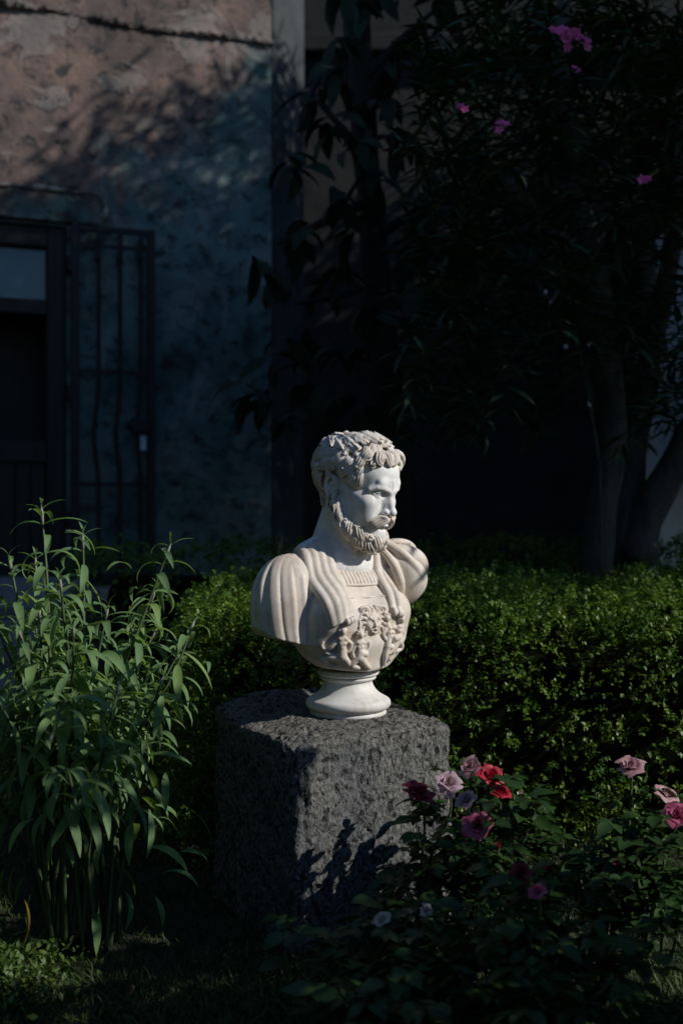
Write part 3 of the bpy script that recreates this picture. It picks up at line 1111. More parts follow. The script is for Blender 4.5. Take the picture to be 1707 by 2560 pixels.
mat_plaster = plaster()
WALLM = Matrix(((wdir.x, -wnor.x, 0, W0.x), (wdir.y, -wnor.y, 0, W0.y), (0, 0, 1, 0), (0, 0, 0, 1)))
house = empty("house"); house.matrix_world = WALLM
tag(house, "weathered plaster house wall with a doorway, stained and flaking, at the left", "house")
S_DOOR_L, S_DOOR_R = wall_x(-260), wall_x(168)
S_END = wall_x(679)
Z_TERR = wall_h(300, 1462)
Z_LINT = wall_h(80, 560)


def wbox(name, s0, s1, z0, z1, d0, d1, mat, parent=house, bevel=0.0):
    """box on the wall: s along the wall, z up, d out of the wall towards the garden (0 = wall face)"""
    me = bm_mesh(name, box_bm(s1 - s0, d1 - d0, z1 - z0, bevel, 2, ((s0 + s1) / 2, -(d0 + d1) / 2, (z0 + z1) / 2)))
    return obj(name, me, mat, parent)


def rough_wall(name, s0, s1, z0, z1, thick, mat, parent, step=0.045, amp=0.018, seed=1):
    """plaster wall face with real unevenness, plus its back, top and ends"""
    nx = max(2, int((s1 - s0) / step)); nz = max(2, int((z1 - z0) / step))
    S, Z = np.meshgrid(np.linspace(s0, s1, nx), np.linspace(z0, z1, nz), indexing='ij')
    P = np.stack([S, 0 * S, Z], -1).reshape(-1, 3)
    n = value_noise(P, 2.2, seed, 5) + 0.5 * np.minimum(0, value_noise(P, 6, seed + 1, 3))
    edge = np.minimum(1, np.minimum(P[:, 0] - s0, s1 - P[:, 0]) / 0.15)
    P[:, 1] = -n * amp * np.clip(edge, 0, 1)
    k = np.arange(nx * nz).reshape(nx, nz)
    F = [tuple(q) for q in np.stack([k[:-1, :-1], k[1:, :-1], k[1:, 1:], k[:-1, 1:]], -1).reshape(-1, 4)]
    V = [tuple(p) for p in P]
    ring = [k[i, 0] for i in range(nx)] + [k[-1, j] for j in range(1, nz)] + [k[i, -1] for i in range(nx - 2, -1, -1)] + [k[0, j] for j in range(nz - 2, 0, -1)]
    b0 = len(V)
    for r_ in ring: V.append((V[r_][0], thick, V[r_][2]))
    n_ = len(ring)
    for i in range(n_):
        j = (i + 1) % n_
        F.append((ring[j], ring[i], b0 + i, b0 + j))
    F.append(tuple(b0 + i for i in range(n_)))
    return obj(name, poly_mesh(name, V, F, False), mat, parent)


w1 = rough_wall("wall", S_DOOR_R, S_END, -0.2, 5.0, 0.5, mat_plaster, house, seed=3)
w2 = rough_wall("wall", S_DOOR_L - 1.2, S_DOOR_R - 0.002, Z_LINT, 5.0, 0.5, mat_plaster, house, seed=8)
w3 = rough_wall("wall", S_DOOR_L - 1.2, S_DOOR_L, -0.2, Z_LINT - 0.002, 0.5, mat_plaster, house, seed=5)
# crumbling string course high on the wall
ns = 160
zc = wall_h(330, 62)
V, F = [], []
sec = [(0.0, -0.020), (0.040, -0.016), (0.050, 0.004), (0.046, 0.020), (0.0, 0.026)]
sA, sB = S_DOOR_L - 1.2, S_END
for i in range(ns):
    s_ = sA + (sB - sA) * i / (ns - 1)
    q = 0.35 + 1.6 * value_noise(np.array([[s_ * 3, 1, 2]]), 2.6, 9, 4)[0]
    q = max(0.03, min(1.0, q))
    jag = nprng.normal(0, 0.006, (5, 2))
    for (d, z), (j1, j2) in zip(sec, jag): V.append((s_, -d * q - 0.004 - abs(j1) * (d > 0), zc + z * (0.5 + 0.5 * q) + j2 + 0.012 * math.sin(s_ * 5)))
for i in range(ns - 1):
    for k in range(4): F.append((i * 5 + k, (i + 1) * 5 + k, (i + 1) * 5 + k + 1, i * 5 + k + 1))
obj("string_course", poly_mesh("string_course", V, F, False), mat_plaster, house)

# the inside of the doorway: dark timber door leaf with a glass light
mat_wood = NT("old_door_wood"); v = mat_wood.coord('Object', (14, 14, 1.2))
mat_wood.base(mat_wood.ramp(mat_wood.noise(v, 3, 6, 0.6), [(0.3, (0.010, 0.009, 0.007)), (0.7, (0.028, 0.022, 0.016))]))
mat_wood.set(Roughness=0.7); mat_wood.bump(mat_wood.noise(v, 6, 5, 0.6), 0.3, 0.005); mat_wood = mat_wood.m
mat_iron = NT("old_iron"); v = mat_iron.coord('Object')
mat_iron.base(mat_iron.ramp(mat_iron.noise(v, 40, 5, 0.6), [(0.35, (0.010, 0.010, 0.012)), (0.75, (0.030, 0.022, 0.018))]))
mat_iron.set(Roughness=0.6, Metallic=0.3); mat_iron.bump(mat_iron.noise(v, 120, 4, 0.6), 0.3, 0.002); mat_iron = mat_iron.m
mat_glass = NT("door_glass"); mat_glass.base((0.03, 0.085, 0.095)); mat_glass.set(Roughness=0.12)
mat_glass.b.inputs['Specular IOR Level'].default_value = 0.5; mat_glass = mat_glass.m
mat_stone = NT("pale_lintel"); v = mat_stone.coord('Object')
mat_stone.base(mat_stone.ramp(mat_stone.noise(v, 6, 6, 0.65), [(0.3, (0.10, 0.095, 0.09)), (0.7, (0.34, 0.31, 0.28))]))
mat_stone.set(Roughness=0.9); mat_stone.bump(mat_stone.noise(v, 30, 5, 0.7), 0.5, 0.01); mat_stone = mat_stone.m

door = empty("door", parent=house)
zg0, zg1 = wall_h(60, 742), wall_h(60, 609)
zp = wall_h(60, 1100)
wbox("jamb", wall_x(121), S_DOOR_R - 0.004, Z_TERR, Z_LINT - 0.004, -0.16, -0.03, mat_wood, door, 0.008)
wbox("jamb", S_DOOR_L, S_DOOR_L + 0.12, Z_TERR, Z_LINT - 0.004, -0.16, -0.03, mat_wood, door, 0.008)
wbox("head_rail", S_DOOR_L + 0.122, wall_x(121) - 0.002, zg1, Z_LINT - 0.004, -0.16, -0.035, mat_wood, door, 0.008)
wbox("fanlight_pane", S_DOOR_L + 0.122, wall_x(121) - 0.002, zg0, zg1, -0.12, -0.11, mat_glass, door)
wbox("transom", S_DOOR_L + 0.122, wall_x(121) - 0.002, zg0 - 0.10, zg0 - 0.002, -0.16, -0.04, mat_wood, door, 0.008)
wbox("door_backing", S_DOOR_L - 0.1, S_DOOR_R + 0.1, Z_TERR - 0.1, Z_LINT + 0.2, -0.62, -0.52, mat_wood, door)
zr = zp + 0.0
wbox("lock_rail", S_DOOR_L + 0.122, wall_x(121) - 0.002, zr - 0.14, zr, -0.16, -0.06, mat_wood, door, 0.008)
sw = (wall_x(121) - 0.002 - (S_DOOR_L + 0.122)) / 8
for i in range(8):
    s0 = S_DOOR_L + 0.122 + i * sw
    wbox("plank", s0 + 0.003, s0 + sw - 0.003, Z_TERR, zr - 0.144, -0.13, -0.09, mat_wood, door, 0.006)
wbox("doorstep", S_DOOR_L - 0.2, S_DOOR_R + 0.9, Z_TERR - 0.14, Z_TERR, -0.2, 0.45, mat_stone, house, 0.015)

# moulded lintel over the door with a broken pale edge, and a cable conduit bending down beside it
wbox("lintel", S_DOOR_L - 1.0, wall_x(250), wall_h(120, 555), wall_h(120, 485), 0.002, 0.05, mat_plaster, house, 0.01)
P = [(wall_x(px), wall_h(px, py)) for px, py in ((-200, 462), (20, 470), (120, 480), (200, 487), (235, 492), (256, 505), (261, 525), (261, 552))]
V, F = tube_mesh([(s_, -0.062, z_) for s_, z_ in P], 0.010, 8)
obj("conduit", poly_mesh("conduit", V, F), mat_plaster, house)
V, F = tube_mesh([(P[-1][0], -0.062, P[-1][1] - 0.002), (P[-1][0], -0.062, P[-2][1] - 0.01)], 0.017, 10)
obj("conduit_socket", poly_mesh("conduit_socket", V, F), mat_stone, house)
for k in range(9):     # broken render along the lintel's top
    px = -60 + k * 26
    bm = bmesh.new(); bmesh.ops.create_icosphere(bm, subdivisions=2, radius=1.0)
    for vv in bm.verts: vv.co *= 1 + 0.3 * math.sin(vv.co.x * 7 + k) * math.cos(vv.co.z * 6 + k * 2)
    o = obj("render_lump", bm_mesh("render_lump", bm, True), mat_stone, house, (wall_x(px), -0.03, wall_h(px, 468 + k * 1.5)))
    o.scale = (0.055, 0.03, 0.028 + 0.012 * math.sin(k * 2.3))

# ---- open iron gate hinged at the door, folded back against the wall
gate = empty("iron_gate"); gate.matrix_world = WALLM
tag(gate, "black wrought-iron gate leaf with bent bars, folded open against the house wall", "gate")
D0 = 0.10


def gbar(name, pts, r_, sides=6, parent=gate):
    V, F = tube_mesh(pts, r_, sides)
    return obj(name, poly_mesh(name, V, F), mat_iron, parent)


sL, sR = wall_x(184), wall_x(371)
zT = wall_h(184, 567)
zB = wall_h(280, 1450)
wbox("hinge_stile", wall_x(174), wall_x(194), zB, zT, D0 - 0.02, D0 + 0.02, mat_iron, gate, 0.004)
wbox("lock_stile", wall_x(362), wall_x(380), zB, zT - 0.004, D0 - 0.02, D0 + 0.02, mat_iron, gate, 0.004)
wbox("top_rail", wall_x(194), wall_x(362), zT - 0.045, zT - 0.006, D0 - 0.016, D0 + 0.016, mat_iron, gate, 0.004)
wbox("bottom_rail", wall_x(194), wall_x(362), zB, zB + 0.05, D0 - 0.016, D0 + 0.016, mat_iron, gate, 0.004)
for py in (626, 934, 1212, 1402):
    z = wall_h(280, py)
    wbox("cross_rail", wall_x(194), wall_x(362), z - 0.013, z + 0.013, D0 - 0.009, D0 + 0.009, mat_iron, gate)
for n_, px in enumerate((240, 293, 344)):
    s_ = wall_x(px); zt = wall_h(px, 590)
    zs = np.linspace(zB + 0.02, zt, 40)
    pts = []
    for z in zs:
        zz = (wall_h(px, 1090) - z)
        bend = -0.030 * math.exp(-((zz) / 0.20) ** 2) * (1.0 - 0.1 * n_)
        pts.append((s_ + bend, -D0 - 0.022, z))
    gbar("bar", pts, 0.0165)
    # a collar boss near the top of each bar
    bm = bmesh.new(); bmesh.ops.create_icosphere(bm, subdivisions=2, radius=0.024)
    for vv in bm.verts: vv.co.z *= 1.9
    obj("boss", bm_mesh("boss", bm, True), mat_iron, gate, (s_ - 0.006, -D0 - 0.022, wall_h(px, 655)))
lk = wbox("lock_box", wall_x(320), wall_x(366), wall_h(340, 1087), wall_h(340, 1048), D0 - 0.03, D0 + 0.05, mat_iron, gate, 0.012)
kb = bmesh.new(); bmesh.ops.create_icosphere(kb, subdivisions=2, radius=0.03)
obj("knob", bm_mesh("knob", kb, True), mat_iron, lk, (wall_x(318), -D0 - 0.03, wall_h(320, 1066)))
obj_tag = flat("white_tag", (0.5, 0.6, 0.62), 0.5)
tg = wbox("paper_tag", wall_x(343), wall_x(357), wall_h(350, 1128), wall_h(350, 1092), D0 + 0.022, D0 + 0.026, obj_tag, gate)
for py in (665, 985, 1300):
    z = wall_h(170, py)
    hb = wbox("hinge", wall_x(165), wall_x(176), z - 0.05, z + 0.05, 0.012, D0 + 0.01, mat_iron, gate, 0.006)

# ---- the wall's return and the dark building further back on the right
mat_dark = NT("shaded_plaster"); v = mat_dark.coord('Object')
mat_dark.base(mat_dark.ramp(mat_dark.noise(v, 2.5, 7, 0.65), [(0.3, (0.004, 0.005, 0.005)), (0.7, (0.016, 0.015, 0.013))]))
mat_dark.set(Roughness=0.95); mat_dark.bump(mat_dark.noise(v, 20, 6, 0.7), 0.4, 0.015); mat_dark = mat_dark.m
c_end = W0 + wdir * S_END
mat_ret = NT("shaded_render"); v = mat_ret.coord('Object')  # darker plaster copy for the return; its shade is put into the colour
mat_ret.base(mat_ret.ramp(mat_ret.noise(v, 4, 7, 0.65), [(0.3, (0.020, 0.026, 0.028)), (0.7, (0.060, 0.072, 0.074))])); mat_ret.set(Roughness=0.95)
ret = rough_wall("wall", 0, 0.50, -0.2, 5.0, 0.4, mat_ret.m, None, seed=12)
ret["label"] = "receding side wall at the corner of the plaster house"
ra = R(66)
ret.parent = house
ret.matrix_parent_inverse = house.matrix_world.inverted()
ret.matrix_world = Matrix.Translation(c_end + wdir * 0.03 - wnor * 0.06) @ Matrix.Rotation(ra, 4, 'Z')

back = empty("garden_wall", at(1200, 1280, 10.0)); back.location.z = 0
tag(back, "high old plaster wall closing the garden behind the oleander", "wall")
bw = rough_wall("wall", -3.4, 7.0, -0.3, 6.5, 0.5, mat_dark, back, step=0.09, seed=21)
ledge = obj("ledge", bm_mesh("ledge", box_bm(10.4, 0.12, 0.16, 0.02, 2)), mat_dark, back, (1.8, -0.09, at(1200, 120, 10).z))
# pale outbuilding at the far right, seen between the trunks
mat_pale = NT("pale_limewash"); v = mat_pale.coord('Object')
mat_pale.base(mat_pale.ramp(mat_pale.noise(v, 4, 6, 0.6), [(0.3, (0.52, 0.56, 0.55)), (0.7, (0.70, 0.72, 0.69))]))
mat_pale.set(Roughness=0.9); mat_pale = mat_pale.m
shed = empty("outbuilding", at(1680, 1280, 8.6)); shed.location.z = 0
tag(shed, "pale limewashed outbuilding glimpsed between the leaning trunks at the right edge", "building")
rough_wall("wall", -0.20, 3.2, -0.3, at(1680, 560, 8.6).z, 0.25, mat_pale, shed, seed=31)
obj("coping", bm_mesh("coping", box_bm(3.55, 0.35, 0.08, 0.015, 2)), mat_dark, shed, (1.5, 0.05, at(1680, 560, 8.6).z + 0.044))

# ---- unseen foliage belt added at the left and rear to block low sky light
mat_belt = NT("sky_block_green"); v = mat_belt.coord('Object')
mat_belt.base(mat_belt.ramp(mat_belt.noise(v, 5, 6, 0.7), [(0.3, (0.008, 0.014, 0.007)), (0.7, (0.03, 0.045, 0.02))]))
mat_belt.set(Roughness=1.0); mat_belt.b.inputs['Specular IOR Level'].default_value = 0.1; mat_belt = mat_belt.m


def belt(path_pts, height, seed):
    """a ragged standing mass of foliage along a line on the ground"""
    P = catmull([Vector((*p, 0)) for p in path_pts], 60)
    nz = 16; V = []; F = []
    for side in (0, 1):
        for i, p in enumerate(P):
            t = P[min(i + 1, 59)] - P[max(i - 1, 0)]; t = t / np.linalg.norm(t); n = np.array([-t[1], t[0], 0])
            for k in range(nz):
                z = height * k / (nz - 1)
                V.append(p + n * (0.9 if side else 0.0) + np.array([0, 0, z]))
    V = np.array(V)
    nn = value_noise(V, 1.1, seed, 4)
    V[:, :2] += (nn * 0.5)[:, None] * np.array([0.7, 0.7]); V[:, 2] *= 1 + 0.16 * value_noise(V * np.array([1, 1, 0]), 0.7, seed + 1, 3)
    m = 60 * nz
    for side in (0, 1):
        for i in range(59):
            for k in range(nz - 1):
                a = side * m + i * nz + k
                F.append((a, a + nz, a + nz + 1, a + 1) if side else (a, a + 1, a + nz + 1, a + nz))
    for i in range(59): a = i * nz + nz - 1; F.append((a, m + a, m + a + nz, a + nz))
    return V, np.array(F)


V1, F1 = belt([(-3.3, 6.2), (-3.6, 3.0), (-3.7, 0.0), (-3.4, -3.0), (-1.6, -4.6), (1.2, -5.2)], 3.7, 51)
tb = obj("sky_block_belt", mesh_np("sky_block_belt", V1, F1), mat_belt)
tag(tb, "unseen dark foliage belt added beyond the left edge and behind the viewer to block sky light", "trees", kind="stuff")
# ================================================================== stone block under the bust
def stone_block():
    """roughly dressed lava-stone block: rounded box, chipped edges, pitted faces"""
    n = 130
    hx, hy, hz = 0.222, 0.222, 0.262
    V, F = [], []
    faces = [((1, 0, 0), (0, 1, 0), (0, 0, 1)), ((-1, 0, 0), (0, -1, 0), (0, 0, 1)), ((0, 1, 0), (-1, 0, 0), (0, 0, 1)), ((0, -1, 0), (1, 0, 0), (0, 0, 1)),
             ((0, 0, 1), (1, 0, 0), (0, 1, 0)), ((0, 0, -1), (-1, 0, 0), (0, 1, 0))]
    base = 0
    Vs = []
    for nrm, ux, uy in faces:
        nrm, ux, uy = map(lambda a: np.array(a, float), (nrm, ux, uy))
        t = np.linspace(-1, 1, n)
        A, B = np.meshgrid(t, t, indexing='ij')
        P = nrm + A[..., None] * ux + B[..., None] * uy
        Vs.append(P.reshape(-1, 3))
        k = np.arange(n * n).reshape(n, n) + base
        F.append(np.stack([k[:-1, :-1], k[1:, :-1], k[1:, 1:], k[:-1, 1:]], -1).reshape(-1, 4)); base += n * n
    P = np.vstack(Vs); F = np.vstack(F)
    H = np.array([hx, hy, hz])
    Q = P * H
    r_ = 0.014                                                     # rounded arrises
    inner = np.clip(Q, -(H - r_), H - r_)
    d = Q - inner; L = np.linalg.norm(d, axis=1, keepdims=True) + 1e-9
    Q = inner + d / L * np.minimum(L, r_)
    nor = np.where(L > 1e-6, d / L, 0)
    big = value_noise(Q + 3, 5.0, 41, 3); mid = value_noise(Q + 9, 18, 42, 4); fin = value_noise(Q, 70, 43, 3)
    edge = np.sum(np.abs(P) > 0.86, axis=1) >= 2
    chip = np.maximum(0, value_noise(Q + 5, 11, 44, 4) - 0.05) * edge
    pits = np.minimum(0, value_noise(Q, 80, 45, 2) + 0.22)
    disp = 0.006 * big + 0.006 * mid + 0.0035 * fin - 0.050 * chip * np.clip((P[:, 2] - 0.2) / 0.6, 0.25, 1) + 0.016 * pits
    top = P[:, 2] > 0.97
    flatz = np.clip(1 - (np.hypot(Q[:, 0], Q[:, 1]) / 0.10) ** 4, 0, 1)
    disp = np.where(top, disp * (1 - 0.9 * flatz), disp)
    Q = Q + nor * disp[:, None]
    # the top dips to the front-left and rises at the back
    up = np.clip((Q[:, 2] + hz) / (2 * hz), 0, 1)
    Q[:, 2] += up * (0.03 * np.clip((Q[:, 1] - 0.1) / 0.1, 0, 1) - 0.022 * np.clip((-Q[:, 0] - 0.11) / 0.1, 0, 1) - 0.016 * np.clip((-Q[:, 1] - 0.12) / 0.1, 0, 1))
    sc = 1.0 - 0.03 * up
    Q[:, 0] *= sc; Q[:, 1] *= sc
    bm = bmesh.new()
    me = mesh_np("block", Q, F)
    bm.from_mesh(me); bmesh.ops.remove_doubles(bm, verts=bm.verts, dist=0.0004); bm.to_mesh(me); bm.free()
    return me


mat_lava = NT("pitted_lava_stone"); v = mat_lava.coord('Object')
g1 = mat_lava.noise(v, 60, 5, 0.65); g2 = mat_lava.noise(mat_lava.coord('Object', (1, 1, 0.55)), 170, 4, 0.7); g3 = mat_lava.noise(v, 5, 5, 0.6)
c = mat_lava.ramp(g2, [(0.36, (0.016, 0.018, 0.019)), (0.48, (0.115, 0.122, 0.122)), (0.7, (0.235, 0.24, 0.232))])
c = mat_lava.mix(1.0, c, mat_lava.ramp(g3, [(0.3, (0.65, 0.67, 0.70)), (0.7, (1.1, 1.02, 0.92))]), 'MULTIPLY')
lich = mat_lava.ramp(mat_lava.noise(v, 24, 6, 0.7), [(0.60, (0, 0, 0)), (0.68, (1, 1, 1))])
pore = mat_lava.ramp(mat_lava.noise(mat_lava.coord('Object', (1, 1, 0.6)), 62, 3, 0.55), [(0.36, (1, 1, 1)), (0.42, (0, 0, 0))])
c = mat_lava.mix(mat_lava.math('MULTIPLY', lich, 0.5), c, (0.26, 0.24, 0.20))
c = mat_lava.mix(mat_lava.math('MULTIPLY', pore, 0.85), c, (0.012, 0.012, 0.012))
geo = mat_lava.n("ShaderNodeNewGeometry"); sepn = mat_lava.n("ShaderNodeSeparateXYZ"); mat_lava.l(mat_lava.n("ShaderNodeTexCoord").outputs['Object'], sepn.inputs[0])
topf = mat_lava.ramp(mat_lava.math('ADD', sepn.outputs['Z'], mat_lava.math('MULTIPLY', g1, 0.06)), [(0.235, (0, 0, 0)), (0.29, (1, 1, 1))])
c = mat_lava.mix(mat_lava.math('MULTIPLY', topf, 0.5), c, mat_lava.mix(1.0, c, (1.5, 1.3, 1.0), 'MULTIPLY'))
mat_lava.base(c); mat_lava.set(Roughness=0.95)
mat_lava.bump(mat_lava.math('SUBTRACT', mat_lava.math('ADD', g1, mat_lava.math('MULTIPLY', g2, 0.45)), pore), 1.0, 0.009)
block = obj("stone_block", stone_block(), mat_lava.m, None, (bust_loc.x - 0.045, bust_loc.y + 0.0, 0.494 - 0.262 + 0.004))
block.rotation_euler.z = R(31)
tag(block, "rough pitted dark grey stone block carrying the marble bust", "stone block")
# ================================================================== planting
def leaf_mat(name, dark, light, trans=0.25, rough=0.5, veins=0.0, obj_random=True):
    m = NT(name)
    v = m.coord('Object')
    n = m.noise(v, 9, 4, 0.6)
    c = m.ramp(n, [(0.3, dark), (0.7, light)])
    if obj_random:
        oi = m.n("ShaderNodeObjectInfo")
        c = m.mix(1.0, c, m.ramp(oi.outputs['Random'], [(0.0, (0.72, 0.76, 0.78)), (0.55, (1, 1, 1)), (1.0, (1.25, 1.12, 0.85))]), 'MULTIPLY')
    m.base(c); m.set(Roughness=rough)
    m.b.inputs['Specular IOR Level'].default_value = 0.35
    tr = m.n("ShaderNodeBsdfTranslucent"); m.l(m.mix(1.0, c, (1.25, 1.25, 0.55), 'MULTIPLY'), tr.inputs['Color'])
    mx = m.n("ShaderNodeMixShader"); mx.inputs[0].default_value = trans
    m.l(m.b.outputs[0], mx.inputs[1]); m.l(tr.outputs[0], mx.inputs[2]); m.l(mx.outputs[0], m.out.inputs[0])
    return m.m


def leaf_geo(length, width, droop, fold=0.25, n=8, power=0.8, lift=0.4, tipw=0.0, wavy=0.0):
    """leaf along +x, starting at angle lift above the horizontal and bending down by droop in all; two halves folded on the midrib"""
    V, F = [], []
    x = z = 0.0; ds = length / n
    for i in range(n + 1):
        t = i / n
        a = lift - droop * t
        if i: x += math.cos(a) * ds; z += math.sin(a) * ds
        w = width * 0.5 * (math.sin(math.pi * min(1.0, 0.03 + t * 0.97) ** power) ** 0.9) + tipw
        h = fold * w
        s, c = math.sin(a), math.cos(a)
        wz = wavy * w * math.sin(t * 17)
        for y, up in ((-w, h + wz), (0, 0), (w, h - wz)): V.append((x - s * up, y, z + c * up))
    for i in range(n):
        for k in range(2):
            a = i * 3 + k
            F.append((a, a + 3, a + 4, a + 1))
    return np.array(V), np.array(F)


def rots(az, pitch, roll):
    """stack of rotation matrices: roll about x, then pitch (nose up +), then azimuth"""
    ca, sa, cp, sp, cr, sr = np.cos(az), np.sin(az), np.cos(pitch), np.sin(pitch), np.cos(roll), np.sin(roll)
    z = np.zeros_like(az); o = z + 1
    Rz = np.stack([ca, -sa, z, sa, ca, z, z, z, o], -1).reshape(-1, 3, 3)
    Ry = np.stack([cp, z, -sp, z, o, z, sp, z, cp], -1).reshape(-1, 3, 3)
    Rx = np.stack([o, z, z, z, cr, -sr, z, sr, cr], -1).reshape(-1, 3, 3)
    return Rz @ Ry @ Rx


def scatter(name, V, F, pos, M, scale, mat, parent=None):
    """many copies of a small shape joined into one mesh"""
    N, nv = len(pos), len(V)
    P = np.einsum('nij,vj->nvi', M * np.asarray(scale).reshape(-1, 1, 1), V) + pos[:, None, :]
    FF = F[None] + (np.arange(N) * nv)[:, None, None]
    o = obj(name, mesh_np(name, P.reshape(-1, 3), FF.reshape(-1, F.shape[1])), mat, parent)
    return o


def put_leaf(me, pos, az, pitch, roll, scale, mat, parent, name="leaf"):
    o = bpy.data.objects.new(name, me); COL.objects.link(o)
    if len(me.materials) == 0: me.materials.append(mat)
    M = Matrix(rots(np.array([az]), np.array([pitch]), np.array([roll]))[0].tolist()).to_4x4()
    o.parent = parent
    o.matrix_local = Matrix.Translation(pos) @ M @ Matrix.Scale(scale, 4)
    return o


def leafset(parent, items, geos, mat, limit=300, stuff_name="foliage", keyf=None, name="leaf"):
    """items: (pos, az, pitch, roll, scale, variant).  The largest in view become objects, the others one part"""
    cam0 = np.array([0, 0, CAM_H])
    org = np.array(parent.location) if parent else np.zeros(3)

    def key(it):
        p = np.array(it[0]) + org
        k = it[4] / (np.linalg.norm(p - cam0) + 0.1)
        inside = abs(p[0]) < 0.31 * p[1] + 0.05 and abs(p[2] - CAM_H) < 0.46 * p[1] + 0.05
        return -(k + (10 if inside else 0))
    items = sorted(items, key=key)
    meshes = [mesh_np(name, V, F) for V, F in geos]
    for p, az, pi, ro, sc, vr in items[:limit]:
        put_leaf(meshes[vr], Vector(p), az, pi, ro, sc, mat, parent, name)
    rest = items[limit:]
    if rest:
        Vs, Fs, base = [], [], 0
        for vr, (V, F) in enumerate(geos):
            sub = [it for it in rest if it[5] == vr]
            if not sub: continue
            pos = np.array([it[0] for it in sub]); M = rots(np.array([it[1] for it in sub]), np.array([it[2] for it in sub]), np.array([it[3] for it in sub]))
            sc = np.array([it[4] for it in sub])
            P = np.einsum('nij,vj->nvi', M * sc.reshape(-1, 1, 1), V) + pos[:, None, :]
            Vs.append(P.reshape(-1, 3)); Fs.append((F[None] + (np.arange(len(sub)) * len(V))[:, None, None]).reshape(-1, 4) + base); base += len(P.reshape(-1, 3))
        o = obj(stuff_name, mesh_np(stuff_name, np.vstack(Vs), np.vstack(Fs)), mat, parent)
        o["kind"] = "stuff"


mat_stem_pale = flat("woolly_stem", (0.20, 0.21, 0.16), 0.8)
mat_stem_green = flat("green_stem", (0.045, 0.075, 0.025), 0.6)
mat_bark = NT("bark"); v = mat_bark.coord('Object', (1, 1, 0.35))
mat_bark.base(mat_bark.ramp(mat_bark.noise(v, 26, 6, 0.7), [(0.3, (0.028, 0.027, 0.024)), (0.7, (0.10, 0.09, 0.075))]))
mat_bark.set(Roughness=0.95); mat_bark.bump(mat_bark.noise(v, 34, 6, 0.7), 0.8, 0.02); mat_bark = mat_bark.m

# ---------------------------------------------------------------- woolly sage-like shrub at the left
mat_sage = leaf_mat("sage_leaf", (0.135, 0.24, 0.095), (0.24, 0.37, 0.15), 0.42, 0.62)
SAGE = [leaf_geo(0.120, 0.0215, d, 0.28, 8, 0.9, l, 0, 0.0) for d, l in ((0.9, 0.55), (1.7, 0.7), (2.4, 0.85), (1.5, 0.1), (0.8, -0.5), (2.8, 0.7))]
sage_base = at(215, 2330, 2.60); sage_base.z = 0.0
sage = empty("leafy_shrub", sage_base)
tag(sage, "tall sage-like shrub with long drooping grey-green leaves, left of the stone block", "shrub")
rs = random.Random(7)
TIPS = [  # pixel of each shoot's tip, distance
    (104, 1262, 2.62), (208, 1330, 2.78), (428, 1358, 2.70), (22, 1388, 2.55), (272, 1512, 2.60), (488, 1548, 2.66), (150, 1440, 2.50), (185, 1560, 2.42),
    (40, 1560, 2.45), (330, 1560, 2.85), (-40, 1470, 2.6), (410, 1690, 2.58), (300, 1700, 2.45), (120, 1868, 2.22), (195, 2032, 2.25), (260, 1840, 2.40), (-20, 1720, 2.4),
    (60, 1720, 2.36), (392, 1462, 2.9), (90, 1390, 2.9), (455, 1620, 2.8), (370, 1830, 2.62), (-70, 1600, 2.7), (150, 1640, 2.85), (310, 1640, 2.95),
    (30, 1860, 2.5), (400, 1560, 2.9), (215, 1700, 2.7), (-60, 1850, 2.55), (100, 1520, 2.7), (340, 1740, 2.8)]
leaves = []
for k, (px, py, Y) in enumerate(TIPS):
    tip = at(px, py, Y) - sage_base
    root = Vector((rs.uniform(-.10, .10), rs.uniform(-.08, .08), 0))
    H = tip.z
    hor = Vector((tip.x, tip.y, 0))
    mid1 = root + hor * 0.25 + Vector((0, 0, H * 0.45)); mid2 = root * 0.3 + hor * 0.72 + Vector((rs.uniform(-.02, .02), rs.uniform(-.02, .02), H * 0.80))
    if py > 1850:   # low shoots arch over
        mid2.z = H + 0.07; mid1.z = H * 0.8
    pts = catmull([root, mid1, mid2, tip], 26)
    V, F = tube_mesh([Vector(p) for p in pts], list(np.linspace(0.0062, 0.0022, 26)), 6)
    obj("stem", poly_mesh("stem", V, F), mat_stem_green, sage)
    V, F = tube_mesh([Vector(p) for p in pts[-3:]], [0.0028, 0.0040, 0.0016], 6)
    obj("shoot_tip", poly_mesh("shoot_tip", V, F), mat_stem_pale, sage)
    L = np.concatenate([[0], np.cumsum(np.linalg.norm(np.diff(pts, axis=0), axis=1))])
    s = L[-1]; node = 0; az0 = rs.uniform(0, 3.14)
    while s > L[-1] * 0.52 and node < 20:
        p = np.array([np.interp(s, L, pts[:, i]) for i in range(3)])
        young = max(0.0, 1 - node / 3.0)
        size = (0.30, 0.5, 0.75, 0.95)[node] if node < 4 else rs.uniform(0.85, 1.2)
        for side in (0, math.pi):
            az = az0 + node * math.pi / 2 + side + rs.uniform(-.3, .3)
            vr = 0 if node == 0 else rs.choice((0, 1, 2) if node < 4 else (1, 2, 3, 4, 2, 3, 4, 5))
            leaves.append((tuple(p), az, (0.75 if node == 0 else 0.25 * young) + rs.uniform(-.2, .2), rs.uniform(-.35, .35), size * rs.uniform(.72, 1.08), vr))
        if 3 < node < 16:      # short side shoots fill the crown
            for q in range(1):
                leaves.append((tuple(p + np.array([rs.uniform(-.06, .06), rs.uniform(-.06, .06), rs.uniform(-.03, .02)])), rs.uniform(0, 6.28), rs.uniform(-.3, .3), rs.uniform(-.4, .4), rs.uniform(.45, .95), rs.choice((1, 2, 3, 4))))
        s -= (0.011 + 0.006 * min(node, 4)) * rs.uniform(.85, 1.15); node += 1
